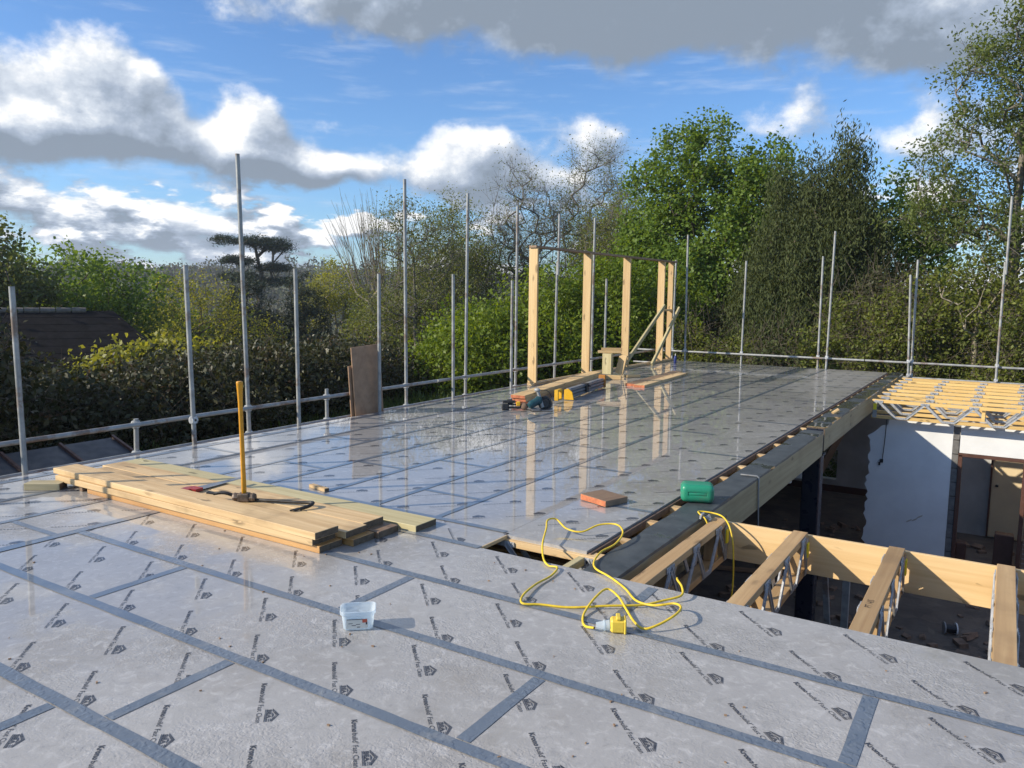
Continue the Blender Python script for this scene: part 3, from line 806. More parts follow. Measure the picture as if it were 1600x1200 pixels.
wall_thing('brick_pier', 'brick pier to the right of the door frame', 'wall', [((2.5, 12.49, -1.705), (3.28, .12, 1.80))], [BRICKW])
# room beyond
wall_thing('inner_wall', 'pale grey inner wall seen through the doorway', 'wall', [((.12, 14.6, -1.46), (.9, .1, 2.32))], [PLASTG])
t = thing('inner_door', 'cream flush door seen through the doorway', 'door', (.85, 14.4, FZ))
mb = MB(); mb.box((.85, 14.46, -1.5), (.92, .045, 2.16), bev=.004); build('leaf', mb, [CREAM], t)
mb = MB(); mb.cyl((.47, 14.44, -1.65), (.47, 14.38, -1.65), .02); mb.box((.47, 14.38, -1.65), (.05, .02, .03)); build('handle', mb, [IRON], t)
mb = MB(); mb.box((.375, 14.44, -1.46), (.03, .06, 2.24)); build('door_edge_trim', mb, [W_FRAME], t)
wall_thing('back_partition', 'cream partition behind the inner door', 'wall', [((3.0, 14.62, -1.46), (4.9, .1, 2.32))], [CREAM])
mb = MB(); mb.box((.62, 12.75, FZ+.28), (.26, .22, .56), bev=.01); props(build('dark_cabinet', mb, [W_FRAME]), 'low dark brown box standing in the doorway', 'box')
mb = MB(); mb.box((.05, 12.7, FZ+.17), (.14, .2, .34), bev=.01); props(build('dark_cabinet', mb, [W_FRAME]), 'small dark crate just inside the left door jamb', 'box')
wall_thing('brick_wall', 'unseen brick wall far right, added to keep light out of the lower storey', 'wall', [((4.68, 6.9, -1.46), (.2, 20.2, 2.32))], [BRICKW])  # unseen wall, added to close the open right side against light
wall_thing('rear_outer_wall', 'brick outer wall under the far ends of the yellow joists', 'wall', [((1.8, 16.75, -1.46), (5.6, .2, 2.32))], [BRICKW])
# rubble, brick stack, reel, leaning plank on the lower floor
t = thing('brick_stack', 'small stack of grey bricks at the foot of the torn white wall', 'brick stack', (-1.35, 11.95, FZ))
for r in range(4):
    for q in range(2 if r < 3 else 1):
        mb = MB(); mb.box((-1.42+q*.22+random.uniform(-.02, .02), 11.95+random.uniform(-.02, .02), FZ+.035+r*.067), (.21, .10, .063), Matrix.Rotation(random.uniform(-.12, .12), 3, 'Z'), .004); build('brick', mb, [BRICKM], t)
RUB = MB(); mb = RUB
for i in range(520):
    x, y = random.uniform(-4.5, 3), random.uniform(3, 14); s = random.uniform(.03, .11)
    mb.box((x, y, FZ+s*.25), (s*1.7, s, s*.6), Matrix.Rotation(random.uniform(0, 3), 3, 'Z') @ Matrix.Rotation(random.uniform(-.4, .4), 3, 'X'))
props(build('rubble', mb, [BRICKM]), 'scattered rubble and broken brick on the lower floor', None, None, 'stuff')
t = thing('cable_reel', 'small cable reel with one white flange lying on the dark lower floor', 'cable reel', (.09, 9.5, FZ))
def floor_pt(x, y): return Vector((x, y, FZ))
c = floor_pt(.09, 9.5)+Vector((0, 0, .075)); dx = Vector((.9, .3, 0)).normalized()
mb = MB(); mb.cyl(c-dx*.06, c+dx*.06, .055, seg=14); build('drum', mb, [BLACK], t)
mb = MB(); mb.cyl(c+dx*.06, c+dx*.075, .075, seg=16); build('flange', mb, [PLAST], t)
mb = MB(); mb.cyl(c-dx*.075, c-dx*.06, .075, seg=16); build('flange', mb, [GREYP], t)
board('leaning_plank', 2.2, .15, .04, (-2.55, 15.6, -1.72), Vector((.62, .75, 1.6)), (1, -1, 0), W_BROWN, label='dark plank leaning against the shaded back wall', cat='plank')
for i, (x, y, a, L) in enumerate(((-2.5, 8.0, .6, 1.6), (-2.2, 9.4, 1.1, 1.2), (-3.0, 10.2, .3, 1.8))):
    board('floor_plank', L, .14, .03, (x, y, FZ+.03), (math.cos(a), math.sin(a), 0), (0, 0, 1), W_BROWN, label=('loose board on the lower floor nearest the near joists', 'short loose board on the lower floor by the dark column', 'longer loose board on the lower floor far under the wing')[i], cat='board', group='loose boards below the deck')
board('metal_stud', 1.5, .05, .05, (-.78, 6.0, -1.55), Vector((.12, .35, -2.0)), (0, 1, 0), STEEL, label='grey metal prop slanting below the second joist', cat='prop')
board('metal_stud', 1.6, .06, .05, (-.645, 6.0, -1.72), Vector((.0, .05, -2.0)), (0, 1, 0), STEEL, label='grey metal upright below the second joist', cat='prop')

# ================================================================== SCAFFOLD
TR = .0242
def coupler(mb, p, ax):
    p = Vector(p); a = Vector(ax).normalized()
    mb.cyl(p-a*.032, p+a*.032, TR+.014, seg=10); mb.cyl(p+Vector((0, 0, -.034)), p+Vector((0, 0, .034)), TR+.014, seg=10)
    s = Vector((-a.y, a.x, 0)); mb.box(p+s*.045, (.022, .022, .05), frame(a, (0, 0, 1))); mb.cyl(p+s*.03+a*.012, p+s*.075+a*.012, .008, seg=6)
poles = [  # base xy, top xy, z top, label
 ((-6.700, 1.866), (-6.72, 1.86), 1.62, 'grey scaffold pole at the far left beside the dark hedge'),
 ((-6.700, 3.551), (-6.73, 3.54), 1.86, 'short scaffold pole rising in front of the yellow-green bush'),
 ((-6.925, 4.435), (-6.95, 4.40), 3.12, 'tallest scaffold pole crossing the flat topped cedar'),
 ((-6.700, 4.989), (-6.70, 4.98), 1.87, 'short scaffold pole in front of the dark pines, right of the cedar'),
 ((-6.690, 6.413), (-6.69, 6.42), 1.85, 'short scaffold pole standing in front of the brown leaning boards'),
 ((-6.925, 7.251), (-6.93, 7.24), 3.20, 'tall scaffold pole right of the brown boards, its top against the sky'),
 ((-6.700, 8.096), (-6.70, 8.09), 1.89, 'short scaffold pole in front of the bright green bush'),
 ((-6.925, 8.728), (-6.90, 8.74), 3.17, 'tall scaffold pole in front of the bright green bush and the bare trees'),
 ((-6.700, 9.759), (-6.70, 9.76), 1.83, 'short scaffold pole paired with a tall one left of the first stud'),
 ((-6.935, 10.272), (-6.93, 10.27), 3.12, 'tall scaffold pole just left of the first stud'),
 ((-6.925, 11.677), (-6.90, 11.69), 3.11, 'scaffold pole with a sleeved joint right of the first stud'),
 ((-6.925, 13.264), (-6.92, 13.27), 3.18, 'tall scaffold pole between the second and third studs'),
 ((-6.760, 13.55), (-6.76, 13.56), 1.94, 'short scaffold pole rising behind the heap of offcuts'),
 ((-6.721, 17.415), (-6.70, 17.42), 2.49, 'scaffold pole at the far corner, right beside the last stud'),
 ((-6.322, 17.251), (-6.35, 17.24), 3.09, 'tall scaffold pole by the far corner in front of the sycamore'),
 ((-4.931, 17.300), (-4.91, 17.30), 2.44, 'lone scaffold pole in front of the drooping conifer'),
 ((-3.180, 17.30), (-3.19, 17.30), 2.52, 'shorter of the two scaffold poles right of the conifer'),
 ((-2.973, 17.18), (-2.94, 17.18), 3.06, 'taller of the two scaffold poles right of the conifer'),
 ((-1.307, 17.22), (-1.39, 17.22), 2.1, 'shorter of the two scaffold poles behind the corner of the yellow joists'),
 ((-1.263, 17.34), (-1.28, 17.34), 2.42, 'taller of the two scaffold poles behind the corner of the yellow joists'),
 ((.305, 17.22), (.30, 17.22), 3.64, 'tallest scaffold pole at the right, with a sleeved joint'),
 ((-6.700, .86), (-6.70, .86), 2.0, 'scaffold pole just left of the picture, its shadow on the timber stack'),
 ((-6.925, .16), (-6.93, .16), 3.1, 'taller scaffold pole just left of the picture'),
 ((-6.925, 3.038), (-6.925, 3.05), .31, 'stub of scaffold tube just carrying the guard rail near the timber stack'),
 ((-6.925, 5.668), (-6.925, 5.67), .36, 'stub of scaffold tube carrying the guard rail left of the brown boards')]
for i, (b, tp, zt, lab) in enumerate(poles):
    dx = (tp[0]-b[0])/max(zt, .5); dy = (tp[1]-b[1])/max(zt, .5)
    t = thing('scaffold_pole', lab, 'scaffold pole', (b[0]-dx*2.9, b[1]-dy*2.9, -2.9), 'scaffold poles round the deck')
    A = Vector((b[0]-dx*2.9, b[1]-dy*2.9, -2.9)); Bz = Vector((tp[0], tp[1], zt))
    sl = {10: 2.22, 20: 2.35}.get(i)
    mb = MB()
    if sl:
        mid = A.lerp(Bz, (sl+2.9)/(zt+2.9)); o_ = Vector((.05, -.02, 0)) if i == 10 else Vector((.045, 0, 0))
        mb.cyl(A, mid, TR, seg=12); mb.cyl(mid-Vector((0, 0, .25))+o_*.55, Bz+o_*.55, TR, seg=12)
    else: mb.cyl(A, Bz, TR, seg=12)
    o = build('tube', mb, [STEEL], t, smooth=False); smooth_by_angle(o)
    if i not in (0, 3, 4, 6, 8, 12):
        ax = (0, 1, 0) if b[0] < -6.5 and b[1] < 17 else (1, 0, 0)
        for z in ((.255, -.05) if zt > 0 else ()):
            if zt < z: continue
            mb = MB(); coupler(mb, (b[0]+dx*z, b[1]+dy*z, z), ax); build('coupler', mb, [STEEL_B], t)
def rail(label, cat, a, b):
    mb = MB(); mb.cyl(a, b, TR, seg=12); o = build('guard_rail' if cat == 'guard rail' else 'ledger_tube', mb, [STEEL]); smooth_by_angle(o)
    return props(o, label, cat)
rail('long grey guard rail along the left edge, nearer length', 'guard rail', (-6.875, -3.4, .245), (-6.875, 7.9, .268))
rail('grey guard rail along the left edge, farther length behind the studs', 'guard rail', (-6.875, 7.93, .268), (-6.875, 17.6, .268))
rail('ledger tube at deck level along the left edge, below the guard rail', 'ledger tube', (-6.875, -3.4, -.045), (-6.875, 17.6, -.035))
rail('bright guard rail across the far end of the deck, left length', 'guard rail', (-7.7, 17.255, .222), (-2.2, 17.255, .225))
rail('bright guard rail across the far end, right length behind the yellow joists', 'guard rail', (-2.18, 17.265, .225), (5.2, 17.265, .20))
rail('lower tube across the far end of the deck behind the studs', 'ledger tube', (-7.7, 17.255, -.10), (5.2, 17.255, -.10))
# boards leaning on the left
for i, (y0, y1, h, x, lab, tilt) in enumerate(((6.01, 6.56, .965, -6.775, 'front brown chipboard sheet leaning on the left guard rail', .05), (5.98, 6.50, .72, -6.815, 'shorter brown chipboard sheet behind the leaning front sheet', .045))):
    board('chipboard_sheet', h, y1-y0, .018, (x-tilt*h*.5*.5, (y0+y1)/2, h/2-.07), Vector((-tilt*.5, -.05, 1)), (1, 0, .05), W_CHIPB, label=lab, cat='board', group='leaning chipboard sheets')

# ================================================================== STUD FRAME
t = thing('stud_frame', 'half built timber stud frame standing at the left edge of the deck', 'stud frame', (-6.60, 13.6, 0))
H = 2.40
def stud(y, w, x=-6.60, z0=.05, z1=None, m=W_STUD, th=.047):
    z1 = z1 or H; board('stud', z1-z0, w, th, (x, y, (z0+z1)/2), (0, 0, 1), (0, 1, 0), m, t)
stud(10.30, .17); stud(12.36, .17, x=-6.60); stud(14.24, .17, x=-6.60); stud(16.24, .17, x=-6.60); stud(16.92, .13, x=-6.63, m=W_STUD)
board('top_plate', 6.82, .15, .040, (-6.60, 13.66, H+.02), (0, 1, 0), (0, 0, 1), W_BROWN, t)
board('sole_plate', 6.85, .14, .047, (-6.60, 13.66, .025), (0, 1, 0), (0, 0, 1), W_PINE, t)
board('noggin', .74, .10, .047, (-6.60, 16.56, 1.25), (0, 1, 0), (0, 0, 1), W_STUD, t)
a, b = Vector((-6.50, 16.22, 1.36)), Vector((-6.55, 14.0, .03))
board('brace', (a-b).length, .09, .045, (a+b)/2, a-b, (1, 0, 0), W_TREAT, t)
a, b = Vector((-6.40, 16.95, 1.30)), Vector((-6.42, 15.35, .02))
board('brace', (a-b).length, .09, .045, (a+b)/2, a-b, (1, 0, 0), W_TREAT, t)

# ================================================================== TIMBER ON THE DECK
G = 'planks of the near timber stack'
def plank(x0, x1, yc, z, lab, m=W_PINE, w=.197, yaw_=0, end=END_SHADE, grp=G, tk=.045):
    c = ((x0+x1)/2, yc, z+tk/2)
    return board('timber_plank', x1-x0, w, tk, c, (math.cos(yaw_), math.sin(yaw_), 0), (0, 0, 1), m, label=lab, cat='plank', group=grp, end=end)
plank(-5.62, -3.045, 1.905, 0.0, 'wet orange plank at the bottom front of the near stack', W_WET)
plank(-6.05, -3.085, 1.885, .046, 'middle plank on the front of the near stack', W_PINE)
plank(-6.13, -3.050, 1.895, .092, 'top front plank of the near stack, marked with knots', W_PINE, yaw_=-.012)
plank(-5.9, -2.97, 2.12, 0.0, 'bottom plank of the stack second from the front, hidden below', W_WET)
plank(-6.02, -3.02, 2.105, .046, 'second plank from the front on the near stack, under the hammer head', W_PINE)
plank(-5.85, -2.945, 2.33, 0.0, 'bottom plank at the back right corner of the near stack', W_BROWN)
plank(-6.10, -3.06, 2.31, .046, 'back plank of the near stack, beside the handsaw blade', W_PINE)
plank(-6.30, -2.83, 2.585, 0.0, 'long single greenish plank lying just behind the near stack', W_TREAT, w=.222, yaw_=.0)
board('timber_block', .28, .12, .055, (-6.03, 1.70, .028), (.62, .42, 0), (0, 0, 1), W_GREEN, label='greenish offcut under the left end of the near stack', cat='offcut', end=END_SHADE)
board('timber_block', .10, .05, .05, (-5.72, 1.86, .025), (0, 1, 0), (0, 0, 1), W_BROWN, label='small packing block below the left end of the near stack', cat='offcut')
board('wedge', .22, .045, .028, (-4.22, 2.93, .015), (.97, -.16, 0), (0, 0, 1), W_PINE, label='small wooden wedge lying on wet deck behind the hammer', cat='wedge', end=END_SHADE)
c = Vector((-2.135, 3.93, .026)); d = Vector((.10, .32, 0)).normalized()
board('timber_block', .24, .28, .047, c, (-.34, -.94, 0), (0, 0, 1), W_BROWN, label='square brown offcut with an orange end beside the gap', cat='offcut', end=END_RED)
o = bpy.data.objects['timber_block.002']
board('timber_block', .0, .0, .0, c, mats=W_BROWN) if False else None
# stack by the first stud
G2 = 'planks of the stack by the first stud'
d2 = Vector((-.17, 1, 0)).normalized(); c0 = Vector((-5.50, 8.08, 0))
def plank2(s0, s1, off, z, lab, m=W_PINE, w=.20, end=END_RED):
    s = Vector((d2.y, -d2.x, 0)); c = c0+d2*(s0+s1)/2+s*off+Vector((0, 0, z+.0235))
    return board('timber_plank', s1-s0, w, .047, c, d2, (0, 0, 1), m, label=lab, cat='plank', group=G2, end=end)
plank2(.05, 3.8, .03, 0, 'lowest plank of the stack beside the circular saw', W_BROWN, .22)
plank2(0, 3.9, 0, .048, 'middle orange ended plank of the stack beside the circular saw', W_PINE, .22)
plank2(-.02, 3.95, -.01, .096, 'top plank of the stack beside the circular saw', W_STUD, .225)
G3 = 'planks lying before the stud frame'
d3 = Vector((-.06, 1, 0)).normalized()
for q, (off, L, lab) in enumerate(((-.11, 2.75, 'left plank of the flat orange ended pair before the studs'), (.105, 2.6, 'right plank of the flat orange ended pair before the studs'))):
    board('timber_plank', L, .20, .047, Vector((-5.11+off, 11.25+L/2-.12*q, .024))+d3*0, d3, (0, 0, 1), W_BROWN if q == 0 else W_PINE, label=lab, cat='plank', group=G3, end=END_RED)
# offcut heap between second and third studs
t = None
def off(L, W_, T_, c, d, n, m, lab, end=None): return board('timber_block', L, W_, T_, c, d, n, m, label=lab, cat='offcut', group='offcut heap between the studs', end=end)
off(.62, .10, .075, (-6.02, 12.05, .04), (.95, .28, 0), (0, 0, 1), W_STUD, 'long flat block at the front of the offcut heap')
off(.40, .19, .10, (-6.10, 12.32, .27), (0, 0, 1), (0, -1, 0), W_TREAT, 'pale upright block in the offcut heap')
off(.38, .16, .05, (-5.88, 12.48, .26), (.2, .1, 1), (0, -1, 0), W_STUD, 'upright offcut leaning right of the pale block')
off(.46, .10, .05, (-6.10, 12.40, .50), (.9, .4, 0), (0, 0, 1), W_STUD, 'lower strip on top of the offcut heap')
off(.40, .10, .05, (-6.07, 12.42, .55), (.9, .45, 0), (0, 0, 1), W_STUD, 'upper strip on top of the offcut heap')
off(.30, .12, .05, (-5.72, 12.65, .03), (.6, .8, 0), (0, 0, 1), W_STUD, 'small block lying right of the offcut heap')

# ================================================================== TOOLS
def lathe(prof, seg=16):
    """profile (r, z) -> verts/faces around z"""
    a = np.arange(seg)*2*np.pi/seg; V = np.array([(r*np.cos(t_), r*np.sin(t_), z) for r, z in prof for t_ in a])
    idx = np.arange(len(prof)*seg).reshape(len(prof), seg); nx = np.roll(idx, -1, 1)
    return V, np.stack([idx[:-1], nx[:-1], nx[1:], idx[1:]], -1).reshape(-1, 4)
# sledgehammer standing on its head
hp = Vector((-4.135, 2.125, .092)); t = thing('sledgehammer', 'yellow handled sledgehammer standing on its head on the timber', 'sledgehammer', hp)
hd = Vector((.86, .50, 0)).normalized()
mb = MB(); m_ = frame(hd, (0, 0, 1))
mb.box(hp+Vector((0, 0, .032)), (.085, .062, .062), m_, .008)
for s in (-1, 1):
    mb.cyl(hp+hd*s*.042+Vector((0, 0, .032)), hp+hd*s*.068+Vector((0, 0, .032)), .030, .033, 8); mb.cyl(hp+hd*s*.068+Vector((0, 0, .032)), hp+hd*s*.082+Vector((0, 0, .032)), .033, .027, 8)
build('head', mb, [RUST], t)
prof = [(.0, .03), (.017, .03), (.019, .10), (.0175, .3), (.0165, .55), (.0175, .72), (.021, .80), (.0245, .855), (.0245, .868), (.020, .874), (0, .874)]
V, F = lathe(prof, 14); V[:, 0] *= .85; V = V+np.array(hp)+np.outer(V[:, 2], (-.012, -.006, 0))
o = link('handle', npmesh('h', V, F, smooth=True), [HANDLE], t)
# wrecking bar
P = [(-4.34, 2.02, .142), (-4.26, 2.06, .150), (-4.15, 2.14, .106), (-3.95, 2.20, .110), (-3.72, 2.275, .116), (-3.64, 2.30, .122), (-3.605, 2.285, .124), (-3.60, 2.24, .115), (-3.625, 2.185, .104)]
V, F = tube_np(spline(P, 6), np.linspace(.0125, .0125, (len(P)-1)*6+1), 6)
wb = thing('wrecking_bar', 'dark wrecking bar with a hooked claw lying behind the hammer head', 'crowbar', (-3.9, 2.2, .1))
link('shank', npmesh('s', V, F), [IRON], wb)
mb = MB(); mb.box((-4.36, 2.015, .146), (.06, .045, .010), frame((.8, .4, -.1), (0, 0, 1)), .002); build('chisel_end', mb, [IRON], wb)
mb = MB()
for s in (-1, 1): mb.box(Vector((-3.64, 2.165, .103))+Vector((.8, .5, 0))*.013*s, (.07, .014, .010), frame((-.35, -.9, -.1), (0, 0, 1)), .002)
build('claw', mb, [IRON], wb)
# handsaw
hs = thing('handsaw', 'handsaw with a dull red handle lying on the near timber stack', 'handsaw', (-4.7, 2.2, .095))
bd = Vector((-.28, .62, 0)).normalized(); bs = Vector((bd.y, -bd.x, 0)); hb = Vector((-4.70, 2.12, .096))
MBx = MB(); fn = lambda u, v, h: hb+bd*u+bs*v+Vector((0, 0, h))
bdir = Vector((.55, .83, 0)).normalized(); bsd = Vector((bdir.y, -bdir.x, 0))
fn = lambda u, v, h: hb+bdir*u+bsd*v+Vector((0, 0, h+.045*(v > .02)*0))
bdir = Vector((-.05, 1, 0)).normalized(); bsd = Vector((bdir.y, -bdir.x, 0))
mb = MB(); mb.prism([(0, -.05), (.44, -.01), (.44, .03), (0, .06)], .006, .008, fn); build('blade', mb, [ALU], hs)
mb = MB(); mb.prism([(-.13, -.055), (-.02, -.055), (.02, -.03), (.02, .07), (-.05, .075), (-.06, .03), (-.085, .03), (-.09, .06), (-.12, .065), (-.15, .02)], .0, .024, fn); build('handle', mb, [REDP], hs)
# circular saw beside the planks
cs = thing('circular_saw', 'teal corded circular saw resting on its base by the plank stack', 'circular saw', (-4.97, 7.78, 0))
sx = Vector((.84, .54, 0)); sy = Vector((-.54, .84, 0)); cb = Vector((-4.97, 7.78, 0))
def L(u, v, h): return cb+sx*u+sy*v+Vector((0, 0, h))
rx = frame(sx, (0, 0, 1))
tl = Matrix.Rotation(R(0), 3, 'Z')
mb = MB(); mb.cyl(L(-.13, -.06, .085), L(.0, .0, .15), .052, .056, 14); mb.cyl(L(-.155, -.072, .073), L(-.13, -.06, .085), .040, .052, 14); mb.ball(L(-.02, 0, .15), .055); o = build('motor', mb, [TEAL], cs); smooth_by_angle(o)
mb = MB(); mb.cyl(L(.04, -.01, .045), L(-.035, -.0, .275), .024, .021, 10); mb.ball(L(-.04, 0, .285), .034, (1.4, 1, .9)); o = build('handle', mb, [GREYP], cs); smooth_by_angle(o)
mb = MB(); mb.cyl(L(.07, .02, .10), L(.075, .055, .10), .098, .098, 20); mb.cyl(L(.07, -.01, .10), L(.07, .02, .10), .06, .075, 16); o = build('blade_guard', mb, [BLACK], cs); smooth_by_angle(o)
mb = MB(); mb.box(L(.03, -.03, .012), (.30, .15, .006), rx, .001); mb.box(L(.03, .045, .022), (.30, .004, .02), rx); build('base_plate', mb, [ALU], cs)
V, F = tube_np(spline([L(-.04, .02, .28), L(.10, .05, .27), L(.17, .02, .16), L(.15, -.05, .05), L(.02, -.10, .012), L(-.1, -.12, .01), L(-.16, -.02, .012), L(-.22, .06, .01)], 8), .0055, 6)
link('power_cord', npmesh('c', V, F, smooth=True), [BLACK], cs)
# cordless nail gun
ng = thing('nail_gun', 'black cordless nail gun with a yellow band lying left of the planks', 'nail gun', (-5.30, 7.62, 0))
cb = Vector((-5.27, 7.60, 0)); 
mb = MB(); mb.box(L(-.13, 0, .045), (.10, .09, .085), rx, .012); mb.box(L(-.08, .02, .115), (.18, .06, .035), rx, .01); mb.cyl(L(-.10, .02, .11), L(-.03, .02, .12), .035, seg=10); o = build('battery_and_body', mb, [BLACK], ng)
mb = MB(); mb.box(L(.05, .0, .09), (.055, .06, .06), rx, .008); build('yellow_band', mb, [YELLOW], ng)
mb = MB(); mb.box(L(.02, .0, .035), (.22, .035, .03), Matrix.Rotation(.0, 3, 'Z') @ rx, .006); mb.box(L(-.02, .02, .075), (.12, .02, .02), rx, .004); build('grip', mb, [BLACK], ng)
mb = MB(); mb.ball(L(.13, 0, .055), .055, (1.1, .8, .95)); build('dusty_nose', mb, [W_CHIP], ng)
# folded saw stand with yellow ends
st = thing('saw_stand', 'folded grey saw stand with yellow end brackets beside the planks', 'saw stand', (-5.35, 9.6, 0))
sd_ = Vector((-.15, 1, 0)).normalized(); a0 = Vector((-5.13, 8.72, 0)); ss = Vector((sd_.y, -sd_.x, 0)); ry = frame(sd_, (0, 0, 1))
def S(u, v, h): return a0+sd_*u+ss*v+Vector((0, 0, h))
for nm, z, hh, u0, u1 in (('rail', .155, .045, .25, 1.95), ('rail', .10, .040, .25, 1.95), ('rail', .045, .045, .25, 1.95)):
    mb = MB(); mb.box(S((u0+u1)/2, 0, z), (u1-u0, .075, hh), ry, .006); mb.box(S((u0+u1)/2, .04, z), (u1-u0, .008, hh*.4), ry); build(nm, mb, [ALU], st)
mb = MB(); mb.prism([(.0, .0), (.17, .0), (.17, .15), (.10, .17), (.03, .12)], -.01, .055, lambda u, v, h: S(.22+h*.4, .10-u*.9, v+.01)); build('end_bracket', mb, [YELLOW], st)
mb = MB()
for u in (-.17, -.02): mb.box(S(u, -.03, .12), (.03, .06, .16), ry, .004)
mb.box(S(-.09, -.03, .185), (.18, .06, .03), ry, .004); mb.box(S(-.09, -.03, .05), (.18, .06, .025), ry, .004); build('carry_bracket', mb, [YELLOW], st)
mb = MB(); mb.box(S(1.0, .02, .115), (.10, .11, .15), ry, .01); mb.cyl(S(1.0, .07, .15), S(1.0, .12, .15), .02); build('clamp', mb, [BLACK], st)
mb = MB(); mb.box(S(2.0, .0, .12), (.06, .12, .22), ry, .008); build('end_bracket', mb, [ORANGE], st)
# blue glue can in the far corner
V, F = lathe([(0, 0), (.033, 0), (.033, .15), (.026, .17), (.012, .175), (.012, .19)], 12); bc = thing('spray_can', 'small blue can standing near the far corner of the deck', 'can', (-6.18, 16.2, 0))
link('body', npmesh('b', V+np.array((-6.18, 16.2, .001)), F, smooth=True), [BLUEP], bc)
mb = MB(); mb.cyl((-6.18, 16.2, .19), (-6.18, 16.2, .235), .011, .006, 8); build('nozzle', mb, [PLAST], bc)
for i, (x, y, lab) in enumerate(((-4.35, 12.6, 'tiny pale offcut on the wet deck right of the flat planks'), (-6.0, 14.6, 'tiny pale wood chip on the deck in front of the braces'))):
    board('wood_chip', .11, .05, .02, (x, y, .011), (.8, .5, 0), (0, 0, 1), W_STUD, label=lab, cat='offcut')

# green jerry can on its side
jc = Vector((-1.535, 4.36, .075)); j = thing('jerry_can', 'scuffed green plastic can lying across the gap by the black membrane', 'jerry can', (jc.x, jc.y, .002))
jx = Vector((.93, .37, 0)).normalized(); rj = frame(jx, (0, 0, 1))
b = bmesh.new(); bmesh.ops.create_cube(b, size=1); bmesh.ops.scale(b, vec=(.255, .19, .14), verts=b.verts)
bmesh.ops.bevel(b, geom=list(b.edges), offset=.044, segments=5, affect='EDGES', profile=.55)
b.normal_update()
ff = sorted([f for f in b.faces if f.normal.y < -.98], key=lambda f: -f.calc_area())[:1]
r_ = bmesh.ops.inset_region(b, faces=ff, thickness=.014, depth=-.001); r_ = bmesh.ops.inset_region(b, faces=ff, thickness=.004, depth=-.005); bmesh.ops.inset_region(b, faces=ff, thickness=.012, depth=.004)
b.transform(Matrix.Translation(jc) @ rj.to_4x4()); me = bpy.data.meshes.new('m'); b.to_mesh(me); b.free()
o = link('body', me, [JERRY], j); smooth_by_angle(o, 28)
mb = MB(); mb.box(jc+rj @ Vector((-.02, .105, .01)), (.12, .03, .03), rj, .008); build('carry_handle', mb, [JERRY], j)
mb = MB(); a = jc+rj @ Vector((.10, .09, .0)); mb.cyl(a, a+rj @ Vector((0, .05, 0)), .022, seg=12); build('cap', mb, [BLACK], j)
# steel strap hooked over the beam
V, F = tube_np([(-1.50, 5.43, .012), (-1.36, 5.45, .012), (-1.345, 5.455, .0), (-1.343, 5.46, -.15), (-1.34, 5.47, -.30), (-1.335, 5.475, -.45)], .008, 6)
props(link('steel_hook', npmesh('h', V, F), [STEEL], None, (-1.36, 5.45, 0)), 'bent grey steel strap hooked over the nearer beam', 'hook')
mb = MB()
for q in ((-1.345, 3.92, .015, .3), (-1.31, 3.98, -.01, -.4)): mb.box(q[:3], (.012, .05, .045), Matrix.Rotation(q[3], 3, 'Y'), .001)
mb.box((-1.33, 3.95, .0), (.08, .012, .012)); props(build('metal_clip', mb, [STEEL_B]), 'small twisted metal hanger clip on the beam edge by the first joist', 'clip')
props(build('roll_end', MB().cyl((-1.52, 9.9, .01), (-1.46, 9.96, .055), .03, seg=10), [W_STUD]), 'small round offcut standing on the wet membrane', 'offcut')

# clear plastic tub
tc = Vector((-2.105, 1.155, 0)); e1 = Vector((.747, .665, 0)); e2 = Vector((-.665, .747, 0))
tb = thing('plastic_tub', 'empty clear plastic tub with a paper label on the wet deck', 'tub', (tc.x, tc.y, .002))
def rrect(a, b_, r, n=5):
    o = []
    for cx_, cy_, s0 in ((a-r, b_-r, 0), (-a+r, b_-r, 90), (-a+r, -b_+r, 180), (a-r, -b_+r, 270)):
        for k in range(n+1): q = R(s0+90*k/n); o.append((cx_+r*math.cos(q), cy_+r*math.sin(q)))
    return o
rings = [(.066, .044, .018, .004), (.070, .048, .020, .010), (.077, .055, .022, .080), (.079, .057, .022, .082), (.084, .062, .024, .083), (.085, .063, .025, .098), (.082, .060, .023, .100), (.079, .057, .022, .099), (.077, .055, .022, .084), (.068, .046, .019, .012), (.064, .042, .017, .007)]
V = []; n = None
for a, b_, r, z in rings:
    q = rrect(a, b_, r); n = len(q); V += [tc+e1*u+e2*v+Vector((0, 0, z+.001)) for u, v in q]
F = [(i*n+k, i*n+(k+1) % n, (i+1)*n+(k+1) % n, (i+1)*n+k) for i in range(len(rings)-1) for k in range(n)]
F += [tuple(range(n))[::-1], tuple(range((len(rings)-1)*n, len(rings)*n))]
me = bpy.data.meshes.new('m'); me.from_pydata(V, [], F); o = link('tub', me, [TUBM], tb); smooth_by_angle(o, 35)
def TL(u, z): 
    k = (z-.01)/.07; return tc+e1*u-e2*(.0495+.007*k+.0008)+Vector((0, 0, z))
def quad(name, u0, z0, u1, z1, m, lift=0):
    me = bpy.data.meshes.new('q'); d_ = -e2*lift
    me.from_pydata([TL(u0, z0)+d_, TL(u1, z0)+d_, TL(u1, z1)+d_, TL(u0, z1)+d_], [], [(0, 1, 2, 3)]); return link(name, me, m, tb)
quad('paper_label', -.055, .016, .045, .064, [CARD]); quad('label_header', -.052, .060, .022, .0635, [INK], .0004); quad('label_panel', .020, .044, .043, .062, [INKR], .0004)
for u, z in ((-.045, .04), (-.03, .03), (-.01, .035)): quad('label_line', u, z, u+.02, z+.003, [INK], .0004)
quad('label_code', -.005, .020, .010, .024, [INK], .0004); quad('label_line', .036, .034, .043, .046, [INK], .0006)

